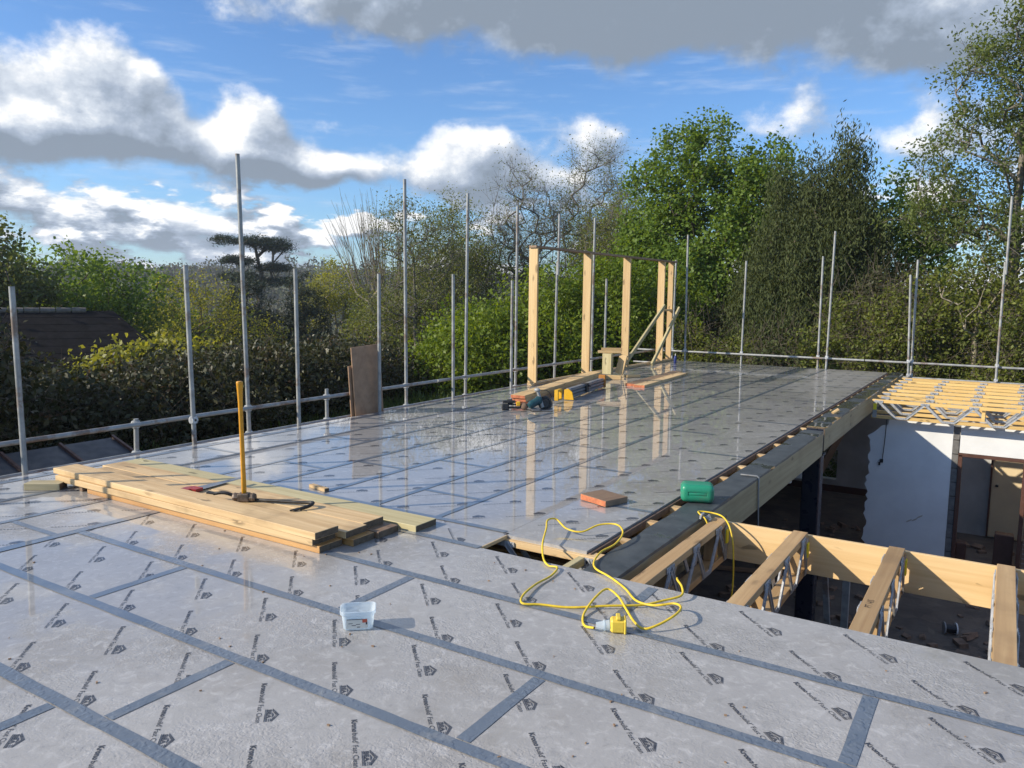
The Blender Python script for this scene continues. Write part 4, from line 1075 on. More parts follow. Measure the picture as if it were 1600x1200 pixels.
# yellow extension lead
def cable(name, lab, pts, r=.0062, parts=None):
    P = spline(pts, 10); V, F = tube_np(P, r, 8)
    t = thing(name, lab, 'extension lead', (pts[0][0], pts[0][1], pts[0][2]-r)); link('cable', npmesh('c', V, F, smooth=True), [YCORD], t); return t
zc = .0075
pts = [(-1.13, 1.735, .022), (-1.19, 1.76, zc), (-1.235, 1.82, zc), (-1.262, 1.90, zc+.01), (-1.275, 2.04, .04), (-1.27, 2.17, .045), (-1.19, 2.14, .03), (-1.10, 2.04, .016), (-1.00, 1.92, zc+.006), (-.93, 1.87, zc+.01),
       (-.875, 1.92, .035), (-.83, 2.02, .060), (-.845, 2.13, .055), (-.90, 2.18, .045), (-.99, 2.14, .028), (-1.10, 2.17, zc+.01), (-1.22, 2.30, zc+.006), (-1.33, 2.40, zc), (-1.40, 2.44, zc+.004), (-1.50, 2.50, .012), (-1.56, 2.60, .014),
       (-1.60, 2.78, .016), (-1.575, 2.93, .03), (-1.60, 3.10, .055), (-1.69, 3.20, .07), (-1.80, 3.16, .06), (-1.87, 3.04, .03), (-1.98, 3.03, .035), (-2.09, 3.08, .07), (-2.10, 2.98, .085), (-2.03, 2.84, .075), (-1.93, 2.62, .05), (-1.83, 2.46, .02), (-1.76, 2.40, zc), (-1.69, 2.38, zc+.008),
       (-1.66, 2.25, zc+.004), (-1.66, 2.08, .015), (-1.63, 1.90, .02), (-1.585, 1.82, .012), (-1.50, 1.87, zc), (-1.36, 1.92, zc), (-1.20, 2.02, .018), (-1.06, 2.14, .014), (-.98, 2.25, .02), (-.92, 2.34, .03), (-.945, 2.42, .045), (-.99, 2.47, .06), (-1.01, 2.52, .05)]
ex = cable('extension_lead', 'yellow extension lead looped over the deck edge, ending in a yellow socket', pts)
px = Vector((-1.055, 1.795, .0)); pd = Vector((.80, .42, 0)).normalized(); rp = frame(pd, (0, 0, 1))
mb = MB(); mb.cyl(px-pd*.085+Vector((0, 0, .026)), px-pd*.02+Vector((0, 0, .032)), .016, .026, 12); mb.cyl(px-pd*.05+Vector((0, 0, .029)), px-pd*.042+Vector((0, 0, .030)), .027, seg=12); o = build('socket_collar', mb, [TUBM], ex); smooth_by_angle(o)
mb = MB(); mb.box(px+pd*.018+Vector((0, 0, .036)), (.072, .064, .066), rp, .010); mb.box(px+pd*.02+Vector((0, 0, .075)), (.022, .06, .016), rp, .004); mb.box(px+pd*.052+Vector((0, 0, .036)), (.012, .070, .072), rp, .005); build('socket_body', mb, [simple('socket_yellow', (.74, .53, .06), .45, var=.1, nscale=20)], ex)
pts = [(-1.20, 3.86, -.25), (-1.30, 3.90, -.02), (-1.36, 3.93, .02), (-1.40, 4.02, .016), (-1.30, 4.05, .012), (-1.20, 3.98, .01), (-1.125, 3.90, -.05), (-1.09, 3.87, -.2), (-1.08, 3.84, -.5), (-1.10, 3.70, -.9), (-1.15, 3.55, -1.3), (-1.17, 3.5, -2.2), (-1.2, 3.4, -2.6)]
cable('extension_lead', 'yellow lead hanging over the first joist into the void', pts, .0058)

mb = MB(); mb.box((-1.86, 9.3, -.80), (.22, .05, .05), bev=.01); mb.box((-1.93, 9.3, -.86), (.07, .06, .10), bev=.01); mb.box((-1.78, 9.3, -.74), (.06, .05, .12), bev=.01)
props(build('pipe_bracket', mb, [PLAST]), 'white plastic pipe bracket under the beam left of the dark column', 'bracket')
# ================================================================== VEGETATION
def unit(n, g):
    v = g.normal(size=(n, 3)); return v/np.linalg.norm(v, axis=1)[:, None]
def leaf_mesh(name, cen, per, spread, size, g, out=0., cc=None, aspect=.55, up=.35, droop=0., flat=1.0, fold=.25, tint_cl=.55, squash=1.0):
    """leaf blades round each cluster centre; returns a mesh of folded quads"""
    M = len(cen); per = np.broadcast_to(per, (M,)).astype(int); ci = np.repeat(np.arange(M), per); n = len(ci)
    p = cen[ci]+g.normal(size=(n, 3))*np.array([spread, spread, spread*squash])
    nrm = unit(n, g)*flat+np.array([0, 0, up])
    if out and cc is not None:
        q = p-cc; nrm = nrm+out*q/(np.linalg.norm(q, axis=1)[:, None]+1e-6)
    nrm = nrm+0; nrm /= np.linalg.norm(nrm, axis=1)[:, None]
    d = np.cross(nrm, unit(n, g)); d[:, 2] -= droop; d /= np.linalg.norm(d, axis=1)[:, None]+1e-9
    s = np.cross(nrm, d); s /= np.linalg.norm(s, axis=1)[:, None]+1e-9
    L = size*g.uniform(.6, 1.35, n)[:, None]; Wd = L*aspect; nz = np.cross(d, s)
    A = p-d*L*.5; B = p+s*Wd*.5+nz*Wd*fold*.5; C = p+d*L*.5; E_ = p-s*Wd*.5+nz*Wd*fold*.5
    V = np.stack([A, B, C, E_], 1).reshape(-1, 3); F = np.arange(n*4).reshape(n, 4)
    tc = np.clip(g.normal(.5, .22, M), 0, 1)[ci]; ti = np.clip(tint_cl*tc+(1-tint_cl)*g.uniform(0, 1, n), 0, 1)
    return npmesh(name, V, F, np.repeat(ti, 4))
def crown_pts(ells, n, g, shell=.5):
    vol = np.array([e[3]*e[4]*e[5] for e in ells])**.75; pick = g.choice(len(ells), n, p=vol/vol.sum())
    E_ = np.array(ells, float)[pick]; r = shell+(1-shell)*g.uniform(0, 1, n)**.5
    r = np.where(g.uniform(0, 1, n) < .22, g.uniform(.1, 1, n)**.6, r)
    return E_[:, :3]+unit(n, g)*E_[:, 3:]*r[:, None]
def skeleton(base, top_h, pts, g, r0=.16, lean=(0, 0), step=.7, pen=.35, wob=.10, up=.0):
    base = np.array(base, float); n = max(3, int(top_h/step))
    tr = [base+np.array([lean[0]*i/n, lean[1]*i/n, top_h*i/n])+np.r_[g.normal(0, wob*.5, 2), 0]*(i > 0) for i in range(n+1)]
    P = list(tr); par = [-1]+list(range(n)); dep = [i*step for i in range(n+1)]
    order = np.argsort(np.linalg.norm(pts-np.array(tr[-1])*.6-np.array(tr[n//2])*.4, axis=1)); tips = []
    for i in order:
        q = pts[i]; A = np.array(P); dv = q-A; ds = np.linalg.norm(dv, axis=1)
        cost = ds+pen*np.array(dep)*.25+np.where(dv[:, 2] < .15*ds, .9*ds, 0)
        k = int(np.argmin(cost)); m = max(1, int(ds[k]/.8)); last = k
        for j in range(1, m+1):
            a = A[k]+dv[k]*j/m
            if j < m: a = a+g.normal(0, wob*min(1, ds[k]*.3), 3)+np.array([0, 0, -up*math.sin(math.pi*j/m)])
            P.append(a); par.append(last); dep.append(dep[last]+ds[k]/m); last = len(P)-1
        tips.append(last)
    P = np.array(P); par = np.array(par); cnt = np.zeros(len(P)); cnt[tips] = 1
    for i in range(len(P)-1, 0, -1):
        cnt[par[i]] += cnt[i]
    rad = r0*(np.maximum(cnt, .6)/max(cnt[0], 1))**.46; rad = np.maximum(rad, r0*.045)
    return P, par, rad, tips
def skel_mesh(name, P, par, rad, extra=None, seg=4):
    i = np.arange(1, len(P)); a = P[par[i]]; b = P[i]; ra = rad[par[i]]; rb = rad[i]; ra = np.minimum(ra, rb*1.7)
    if extra is not None:
        ea, eb, er0, er1 = extra; a = np.vstack([a, ea]); b = np.vstack([b, eb]); ra = np.r_[ra, er0]; rb = np.r_[rb, er1]
    d = b-a; d /= np.linalg.norm(d, axis=1)[:, None]+1e-9
    ref = np.where(np.abs(d[:, 2:3]) < .9, np.array([[0, 0, 1.]]), np.array([[1., 0, 0]])); u = np.cross(d, ref); u /= np.linalg.norm(u, axis=1)[:, None]; v = np.cross(d, u)
    an = np.arange(seg)*2*np.pi/seg; cs = np.cos(an)[None, :, None]; sn = np.sin(an)[None, :, None]
    R0 = a[:, None]+ra[:, None, None]*(cs*u[:, None]+sn*v[:, None]); R1 = b[:, None]+rb[:, None, None]*(cs*u[:, None]+sn*v[:, None])
    V = np.concatenate([R0, R1], 1).reshape(-1, 3); n = len(a); o = np.arange(n)[:, None]*2*seg; k = np.arange(seg); k1 = (k+1) % seg
    F = np.stack([o+k, o+k1, o+seg+k1, o+seg+k], -1).reshape(-1, 4)
    return npmesh(name, V, F, smooth=True)
def twigs(P, tips, g, per, L, r, up=.6, spread=1.0):
    t = np.repeat(np.array(tips), per); n = len(t); a = P[t]+g.normal(0, .05, (n, 3))
    d = unit(n, g)*spread+np.array([0, 0, up]); d /= np.linalg.norm(d, axis=1)[:, None]
    l = (L*g.uniform(.4, 1.3, n))[:, None]; mid = a+d*l*.55; d2 = d+unit(n, g)*.35; d2 /= np.linalg.norm(d2, axis=1)[:, None]
    e = mid+d2*l*.5; s = mid+unit(n, g)*l*.45+np.array([0, 0, 1])*l*.2
    return np.vstack([a, mid, mid]), np.vstack([mid, e, s]), np.r_[np.full(n, r), np.full(2*n, r*.7)], np.r_[np.full(n, r*.7), np.full(2*n, r*.4)], e
def tree(name, label, cat, base, top_h, ells, ncl, leaf, per, spread, size, bark=None, r0=.16, group=None, seed=1, lean=(0, 0), tw=None, leaf_on_twig=False, crown='crown', trunk='trunk', **kw):
    g = np.random.default_rng(seed)
    lk = {k: kw.pop(k) for k in list(kw) if k in ('aspect', 'up', 'droop', 'flat', 'fold', 'squash', 'tint_cl')}
    outb = kw.pop('out', .35); sh = kw.pop('shell', .5); sk = {k: kw.pop(k) for k in list(kw) if k in ('pen', 'wob')}
    pts = crown_pts(ells, ncl, g, sh); pts[:, 2] = np.maximum(pts[:, 2], base[2]+.3)
    t = thing(name, label, cat, base, group)
    P, par, rad, tips = skeleton(base, top_h, pts, g, r0, lean, **sk)
    ex = None; cen = P[tips]
    if tw:
        a, b, c, d, e = twigs(P, tips, g, *tw); ex = (a, b, c, d)
        if leaf_on_twig: cen = e
    link(trunk, skel_mesh('t', P, par, rad, ex), [bark or BARK], t)
    if leaf is not None: link(crown, leaf_mesh('c', cen, per, spread, size, g, out=outb, cc=np.array(ells)[:, :3].mean(0), **lk), [leaf], t)
    return t
GZ = -2.85
def gz(x, y): return float(terrain_z(np.array(x), np.array(y)))
# --- dark hedge of shrubs beyond the left edge
GH = 'dark shrubs in the left hedge'
H_ = [((-12.9, 2.9), 2.2, 1.6, 2.0, 'dark evergreen shrub at the far left picture edge, tallest of the hedge', 3),
      ((-13.2, 5.7), 1.7, 1.8, .55, 'dark glossy shrub below the tiled roof', 4), ((-13.0, 7.7), 1.7, 1.6, .7, 'glossy leaved shrub behind the short pole in the left hedge', 5),
      ((-13.6, 10.2), 1.6, 1.7, .75, 'dark shrub with dry twigs beneath the pines', 6), ((-14.0, 12.6), 1.6, 1.5, .75, 'dark shrub behind the brown leaning boards', 7), ((-14.6, 14.6), 1.5, 1.5, .5, 'low dark shrub right of the brown boards', 8), ((-13.8, 1.2), 2.2, 2.0, 2.2, 'dark evergreen shrub just left of the picture', 9)]
for (x, y), rx_, ry_, ztop, lab, sd_ in H_:
    z0 = gz(x, y); h = ztop-.38-z0
    e = [(x, y, z0+h*.28, rx_, ry_, h*.34), (x-.2, y+.3, z0+h*.62, rx_*.9, ry_*.95, h*.33), (x+.3, y-.4, z0+h*.55, rx_*.75, ry_*.7, h*.36), (x+.5, y+.5, z0+h*.36, rx_*.8, ry_*.8, h*.34)]
    t = tree('hedge_shrub', lab, 'shrub', (x, y, z0), h*.5, e, 330, L_DARK, 62, .20, .105, r0=.07, group=GH, seed=sd_, crown='foliage', trunk='stems', shell=.72, tw=(2, .45, .006))
    g = np.random.default_rng(sd_+50); c = crown_pts(e, 26, g, .95); c = c[(c[:, 2] < z0+h*.9)]
    link('dead_leaves', leaf_mesh('d', c, 26, .16, .09, g), [L_DRY], t)
g = np.random.default_rng(99); n = 420; a = np.stack([g.uniform(-4.6, -1.6, n), g.uniform(17.7, 19.2, n), g.uniform(-2.8, -1.9, n)], -1); d = unit(n, g)+np.array([0, 0, .7]); e_ = a+d*g.uniform(.3, .8, n)[:, None]
bt = link('dry_brambles', skel_mesh('b', np.zeros((2, 3)), np.array([-1, 0]), np.array([.001, .001]), (a, e_, np.full(n, .008), np.full(n, .004)), 4), [BARKL]); props(bt, 'dry bramble stems outside the far wall of the lower storey', None, None, 'stuff')
# --- big bright bushes beyond the left edge of the wing
GB = 'bright green bushes beyond the wing'
for (x, y, ztop, rx_, ry_, lab, sd_, n) in ((-12.6, 17.0, 1.25, 1.7, 1.7, 'bright green bush directly right of the brown boards', 21, 330), (-11.6, 19.0, 2.35, 1.9, 1.9, 'large bright green bush behind the paired poles', 22, 420),
        (-10.2, 20.4, 2.75, 1.7, 1.9, 'large bright green bush behind the first and second studs', 23, 420), (-8.9, 22.2, 2.2, 1.6, 1.6, 'bright green bush behind the third stud and braces', 24, 330), (-13.9, 18.4, .55, 1.6, 1.6, 'lower bright green bush at the left foot of the big one', 25, 260)):
    z0 = gz(x, y); h = ztop-z0
    e = [(x, y, z0+h*.33, rx_, ry_, h*.38), (x-.3, y+.4, z0+h*.66, rx_*.8, ry_*.8, h*.34), (x+.5, y-.5, z0+h*.5, rx_*.75, ry_*.7, h*.3), (x-.6, y-.6, z0+h*.4, rx_*.7, ry_*.7, h*.32), (x+.2, y+.1, z0+h*.83, rx_*.5, ry_*.5, h*.17)]
    tree('bush', lab, 'bush', (x, y, z0), h*.55, e, n, L_BUSH, 62, .24, .125, r0=.08, group=GB, seed=sd_, crown='foliage', trunk='stems', shell=.75, up=.5)
# --- right hand background
SY_ = lambda x, y, s: (x, y, s)
z0 = gz(-8.9, 26)
tree('sycamore_tree', 'big fresh green sycamore behind the far corner of the deck', 'tree', (-8.7, 25.6, z0), 6.2,
     [(-10.2, 25.6, 2.2, 1.8, 1.8, 2.8), (-9.6, 25.6, 5.6, 1.2, 1.4, 1.9), (-8.6, 25.6, 6.0, .9, 1.0, 1.8), (-8.3, 25.2, 3.2, 1.8, 1.8, 2.6), (-7.2, 25.6, 4.6, 1.0, 1.2, 2.0), (-6.5, 25.8, 4.7, 1.1, 1.1, 2.2), (-10.7, 25.6, 4.2, 1.2, 1.3, 2.5), (-11.2, 25.4, 2.0, 1.3, 1.3, 2.0), (-7.0, 25.0, 2.6, 1.6, 1.4, 1.8), (-8.0, 24.4, .6, 2.2, 1.6, 1.5), (-7.0, 24.8, 1.8, 1.4, 1.4, 1.6), (-10.6, 24.6, .6, 1.5, 1.4, 1.8), (-9.2, 23.8, 1.6, 1.6, 1.2, 1.6)],
     1050, L_SYC, 84, .21, .122, r0=.20, seed=31, aspect=.8, up=.6, shell=.6)
z0 = gz(-4.6, 23)
tree('conifer_tree', 'drooping dark conifer right of the sycamore', 'tree', (-4.7, 23.2, z0), 8.0,
     [(-5.6, 23.4, 1.2, 1.3, 1.3, 2.6), (-5.6, 23.2, 4.1, .40, .5, 1.3), (-4.5, 23.2, 2.2, 1.4, 1.2, 2.4), (-4.7, 23.2, 4.4, .40, .5, 1.3), (-3.75, 23.0, 4.7, .55, .55, 1.5), (-3.5, 23.0, 2.6, .9, .9, 1.8), (-5.2, 22.0, -.6, 1.6, 1.2, 1.7), (-6.0, 22.6, .2, 1.0, 1.0, 1.5)],
     1000, L_CON, 140, .20, .125, r0=.20, seed=32, aspect=.30, up=.0, droop=1.1, shell=.55, squash=1.7, wob=.05)
z0 = gz(-2.6, 24.5)
tree('beech_tree', 'loose leafed green tree with gaps of sky right of the conifer', 'tree', (-2.7, 24.6, z0), 5.4,
     [(-3.0, 24.5, 2.0, 1.4, 1.3, 2.6), (-2.9, 24.6, 4.0, .9, .9, 1.5), (-1.9, 24.6, 2.0, 1.0, 1.0, 2.0), (-1.6, 24.6, 3.6, .7, .7, .9), (-3.4, 23.6, 1.2, 1.0, .9, 1.4)],
     330, L_SYC, 40, .22, .14, r0=.13, seed=33, shell=.5)
z0 = gz(.2, 20.5)
tree('ash_tree', 'tall thin leaved tree rising out of the top right corner', 'tree', (.42, 20.6, z0), 8.6,
     [(-.8, 20.6, 4.4, 1.1, 1.0, 1.6), (-.2, 20.6, 6.6, 1.0, 1.0, 1.4), (.5, 20.4, 8.2, .55, .6, 1.0), (.9, 20.4, 5.6, 1.1, 1.1, 2.4), (-1.3, 20.8, 3.6, .8, .8, .8), (1.9, 20.6, 4.6, 1.2, 1.2, 2.8), (-.1, 20.4, 3.2, 1.0, .9, .9), (1.3, 20.6, 7.6, .8, .8, 1.4)],
     480, L_TALL, 38, .14, .092, r0=.13, seed=34, bark=BARKG, shell=.35, aspect=.5, tw=(2, .4, .007), leaf_on_twig=True)
tree('ash_tree', 'slender bare stemmed tree beside the right hand scaffold pole', 'tree', (-.15, 20.3, gz(-.1, 20.3)), 4.4,
     [(-.4, 20.3, 1.6, .9, .8, 1.2), (.6, 20.4, 2.3, .9, .9, 1.1)], 110, L_OLIVE, 26, .2, .11, r0=.06, seed=35, bark=BARKL)
GU = 'undergrowth behind the far guard rail'
und = [(-7.9, 20.6, .9, 'olive undergrowth behind the last stud', L_OLIVE), (-6.4, 20.4, .55, 'olive undergrowth below the sycamore', L_OLIVE), (-4.9, 20.2, .45, 'dark undergrowth at the foot of the conifer', L_CON), (-3.2, 20.3, 1.6, 'green thicket right of the paired poles', L_OLIVE),
       (-1.9, 20.4, 2.1, 'olive thicket behind the corner of the yellow joists', L_OLIVE), (-.6, 20.8, 2.3, 'olive thicket left of the right hand pole', L_OLIVE), (.9, 20.2, 2.5, 'olive thicket at the right picture edge', L_OLIVE), (2.4, 20.2, 2.6, 'olive thicket beyond the right picture edge', L_OLIVE), (-2.6, 22.0, 2.4, 'dark green thicket below the loose leafed tree', L_DARK), (-.2, 22.6, 2.0, 'dark thicket behind the slender stems', L_DARK), (2.0, 22.6, 2.6, 'dark thicket far right', L_DARK), (-7.4, 22.6, 1.2, 'dark thicket under the sycamore', L_DARK)]
for i, (x, y, zt, lab, lm) in enumerate(und):
    z0 = gz(x, y); h = zt-z0
    e = [(x, y, z0+h*.3, 1.1, .9, h*.36), (x+.2, y+.1, z0+h*.68, .95, .8, h*.33), (x-.4, y-.3, z0+h*.5, .7, .6, h*.4)]
    tree('thicket', lab, 'shrub', (x, y, z0), h*.6, e, 230, lm, 62, .17, .095, r0=.06, group=GU, seed=60+i, crown='foliage', trunk='stems', shell=.5, tw=(2, .9, .007), out=.4)
# --- bare and half bare trees left of the sycamore
def bare(label, x, y, top, wdt, seed, ncl=190, leaf=L_PALE, per=6, bark=BARKG, r0=.15, tw=(8, .8, .0075), **kw):
    z0 = gz(x, y); H = top-z0
    e = [(x, y, z0+H*.70, wdt, wdt, H*.27), (x-wdt*.4, y, z0+H*.55, wdt*.7, wdt*.7, H*.22), (x+wdt*.4, y, z0+H*.58, wdt*.7, wdt*.7, H*.25)]
    return tree('bare_tree', label, 'tree', (x, y, z0), H*.45, e, ncl, leaf, per, .25, .09, bark=bark, r0=r0, seed=seed, tw=tw, leaf_on_twig=True, group='half bare trees on the skyline', shell=.35, **kw)
bare('bare twiggy tree just left of the sycamore', -16.6, 32.6, 9.1, 2.0, 41, 240)
bare('bare crooked tree behind the first stud', -18.2, 29.0, 7.7, 1.9, 42, 220, per=3)
bare('smaller bare tree behind the second stud', -13.9, 29.6, 6.2, 1.7, 43, 200, leaf=L_OLIVE, per=14)
bare('half bare tree with crossing limbs left of the crooked one', -20.0, 26.2, 5.4, 1.9, 44, 190, leaf=L_OLIVE, per=16)
z0 = gz(-18.6, 21.9)
tree('birch_tree', 'airy pale leaved tree behind the tall pole right of the boards', 'tree', (-19.2, 22.4, z0), 5.6,
     [(-19.3, 22.0, 3.8, 1.3, 1.3, 1.5), (-18.1, 22.6, 3.0, 1.2, 1.1, 1.3), (-19.4, 21.8, 1.2, 1.5, 1.4, 1.5), (-17.8, 22.8, 1.0, 1.3, 1.3, 1.5)], 250, L_PALE, 13, .20, .09, bark=BARKG, r0=.11, seed=45, tw=(3, .55, .007), leaf_on_twig=True, shell=.3)
# pollarded tree: many straight upright shoots
g = np.random.default_rng(46); bx, by = -23.3, 25.3; z0 = gz(bx, by); t = thing('pollard_tree', 'pollarded tree with a fan of bare upright shoots', 'tree', (bx, by, z0))
pts = np.array([(bx+a, by+b_, 1.2+c) for a, b_, c in zip(g.normal(0, .7, 26), g.normal(0, .7, 26), g.uniform(-.5, .8, 26))])
P, par, rad, tips = skeleton((bx, by, z0), 4.2, pts, g, .2)
k = 6; tt = np.repeat(tips, k); a = P[tt]; n = len(tt); dd = np.stack([(a[:, 0]-bx)*.26+g.normal(0, .10, n), (a[:, 1]-by)*.26+g.normal(0, .10, n), np.full(n, 1.)], -1); dd /= np.linalg.norm(dd, axis=1)[:, None]
ln = g.uniform(1.6, 4.6, n)[:, None]; m1 = a+dd*ln*.5+g.normal(0, .06, (n, 3)); e_ = a+dd*ln+g.normal(0, .1, (n, 3)); s1 = m1+dd*ln*.35+g.normal(0, .22, (n, 3))
link('trunk', skel_mesh('t', P, par, rad, (np.vstack([a, m1, m1]), np.vstack([m1, e_, s1]), np.r_[np.full(n, .022), np.full(2*n, .014)], np.r_[np.full(n, .014), np.full(2*n, .006)])), [BARKL], t)
z0 = gz(-21.5, 23.0)
tree('olive_bush', 'loose olive bush hiding the foot of the pollarded tree', 'bush', (-21.6, 23.2, z0), 3.4, [(-22.2, 23.6, .0, 1.5, 1.5, 1.7), (-21.0, 22.4, -.4, 1.4, 1.4, 1.5), (-20.0, 23.4, .5, 1.3, 1.3, 1.5)], 300, L_OLIVE, 34, .22, .10, r0=.07, seed=58, crown='foliage', trunk='stems', shell=.5, tw=(2, .5, .006))
# --- middle distance on the left
z0 = gz(-24, 16)
tree('shrub_tree', 'yellow green feathery bush between the roof and the cedar', 'bush', (-24, 16.2, z0), 4.0, [(-24.0, 16.2, .4, 1.9, 1.7, 1.9), (-24.9, 15.2, -.6, 1.6, 1.5, 1.6), (-23.3, 17.6, -.6, 1.6, 1.5, 1.6), (-24.2, 16, -2.2, 2.4, 2.2, 1.6)], 420, L_YEL, 40, .20, .095, r0=.08, seed=51, crown='foliage', trunk='stems', shell=.45, up=.2, tw=(2, .5, .006))
GL = 'leafy trees behind the tiled roof'
for x, y, top, wd, lab, sd_, lf in ((-29.0, 11.6, 3.9, 1.25, 'slender leafy tree topping the far left skyline', 52, L_PALE), (-30.3, 14.6, 3.3, 2.0, 'rounded green tree behind the left of the roof', 53, L_SYC), (-31.0, 17.6, 3.0, 2.2, 'broad green tree behind the right of the roof', 54, L_SYC), (-29.0, 8.6, 1.9, 2.0, 'dark green tree at the left picture edge above the hedge', 55, L_DARK), (-33.5, 20.6, 1.0, 2.4, 'shaded tree sloping down right of the roof', 56, L_SYC), (-21.6, 13.2, -.1, 1.3, 'light green bush at the right end of the tiled roof', 57, L_YEL)):
    z0 = gz(x, y); h = top-z0
    e = [(x, y, z0+h*.72, wd, wd, h*.28), (x-.5, y-.8, z0+h*.5, wd*1.1, wd*1.1, h*.3), (x+.6, y+.9, z0+h*.46, wd*1.05, wd*1.05, h*.3), (x, y, z0+h*.28, wd*1.2, wd*1.2, h*.28)]
    tree('leafy_tree', lab, 'tree', (x, y, z0), h*.6, e, 300, lf, 46, .27, .16, r0=.14, group=GL, seed=sd_, shell=.6, aspect=.7, up=.45)
# dark pines
for x, y, top, wd, lab, sd_ in ((-28.6, 22.0, 2.2, 1.9, 'dark pine below the cedar, left of the pair', 71), (-27.6, 24.4, 2.2, 1.7, 'dark pine below the cedar, right of the pair', 72), (-29.5, 23.6, .4, 1.6, 'lower dark pine between the pair', 73)):
    z0 = gz(x, y); h = top-z0; e = [(x, y, z0+h*(.2+.15*i), wd*(1.1-.13*i), wd*(1.1-.13*i), h*.10) for i in range(6)]
    tree('pine_tree', lab, 'tree', (x, y, z0), h*.95, e, 260, L_PINE, 80, .20, .17, r0=.14, group='dark pines below the cedar', seed=sd_, aspect=.18, up=.5, shell=.55, squash=.6)
z0 = gz(-29.5, 28); 
t = tree('multi_stem_tree', 'small yellow green tree with several pale stems right of the pines', 'tree', (-29.3, 28.2, z0), 4.2, [(-29.3, 28.2, 1.9, 1.2, 1.2, 1.5), (-29.9, 27.4, .8, 1.0, 1.0, 1.3), (-28.8, 29, 1.0, .9, .9, 1.1)], 230, L_YEL, 34, .2, .11, bark=BARKL, r0=.10, seed=74, shell=.5)
P_ = []
for k in range(4):
    a = k*1.5; P_.append(tube_np(spline([(-29.3+.12*math.cos(a), 28.2+.12*math.sin(a), z0), (-29.3+.3*math.cos(a), 28.2+.3*math.sin(a), z0+2.2), (-29.3+.6*math.cos(a), 28.2+.6*math.sin(a), z0+4.6)], 4), .055, 6))
off_ = 0; VV = []; FF = []
for v, f_ in P_: VV.append(v); FF.append(f_+off_); off_ += len(v)
link('stem', npmesh('s', np.vstack(VV), np.vstack(FF)), [BARKL], t)
# flat topped cedar
g = np.random.default_rng(80); bx, by = -68.5, 56.0; z0 = gz(bx, by); t = thing('cedar_tree', 'flat topped cedar standing out on the left skyline', 'tree', (bx, by, z0))
tier = [(7.1, 2.9, -1.7), (6.95, 2.5, .8), (6.4, 2.0, 1.6), (4.9, 1.7, -2.2), (4.2, 1.9, 1.6), (3.2, 2.2, -1.8), (2.7, 2.3, 2.2)]
rx2 = np.array([.64, .77])
C = []
for z, w_, o_ in tier:
    n = 95; ang = g.uniform(0, 2*np.pi, n); rr = w_*g.uniform(0, 1, n)**.55
    C.append(np.stack([bx+rx2[0]*o_+rr*np.cos(ang), by+rx2[1]*o_+rr*np.sin(ang), z+g.normal(0, .11, n)-.07*rr+.22*np.sin(ang*3+z)], -1))
C = np.vstack(C); P, par, rad, tips = skeleton((bx, by, z0), 10.5, C[g.choice(len(C), 110, False)], g, .42, wob=.2)
link('trunk', skel_mesh('t', P, par, rad), [BARK], t); link('crown', leaf_mesh('c', C, 44, .36, .25, g, aspect=.3, up=1.2, squash=.38), [L_CEDAR], t)
# scattered trees down the slope and up the far side
g = np.random.default_rng(90); protos = []
for q in range(6):
    n = 90; e = [(0, 0, 3.4, 2.2, 2.2, 2.2), (.8, .3, 2.4, 2.0, 2.0, 1.8), (-.9, -.4, 2.6, 1.9, 1.9, 1.8)]
    c = crown_pts(e, n, g, .7); me = leaf_mesh('c', c, 26, .42, .42, g, aspect=.7); me.materials.append([L_FAR, L_FAR, L_FAR, L_FAR, L_FAR, L_DARK][q])
    Pn, pa, ra, ti = skeleton((0, 0, 0), 3, c[:24], g, .16); tm = skel_mesh('t', Pn, pa, ra); tm.materials.append(BARKG); protos.append((me, tm))
labs = ['olive tree on the slope', 'brown budding tree on the slope', 'round grey green tree on the slope', 'dull green tree on the slope']
k = 0; placed = []
while k < 46:
    az = R(g.uniform(-66, -33)); dd = g.uniform(70, 170); x, y = math.sin(az)*dd, math.cos(az)*dd
    if any((x-a)**2+(y-b_)**2 < 20 for a, b_ in placed) or (abs(math.degrees(az)+50.3) < 4 and dd < 88): continue
    placed.append((x, y)); q = int(g.integers(6)); s = g.uniform(.75, 1.25)
    zz = gz(x, y); t = thing('valley_tree', ['olive brown tree', 'grey green tree', 'budding brown tree', 'dull green tree', 'pale brown tree', 'dark green tree'][q]+' on the wooded slope beyond the garden', 'tree', (x, y, zz-.2), 'trees on the wooded slope')
    for nm, me in (('crown', protos[q][0]), ('trunk', protos[q][1])):
        o = bpy.data.objects.new(nm, me); COL.objects.link(o); o.parent = t
    t.scale = (s, s, s*g.uniform(.85, 1.15)); t.rotation_euler = (0, 0, g.uniform(0, 6.28)); k += 1
n = 1500; az = np.radians(g.uniform(-72, -28, n)); dd = 150+g.uniform(0, 1, n)**.8*400; x = np.sin(az)*dd; y = np.cos(az)*dd; z = terrain_z(x, y)
sz = g.uniform(1.8, 3.8, n)*np.where(g.uniform(0, 1, n) < .10, 1.7, 1); C = np.stack([x, y, z+sz*.8], -1); cl = np.repeat(C, 5, 0)+unit(n*5, g)*np.repeat(sz, 5)[:, None]*np.array([.8, .8, .9])
fw = link('far_wood', leaf_mesh('f', cl, 14, 1.15, 1.2, g, aspect=.8, up=.5, tint_cl=.85), [L_FAR]); props(fw, 'distant woodland covering the hillside on the skyline', None, None, 'stuff')
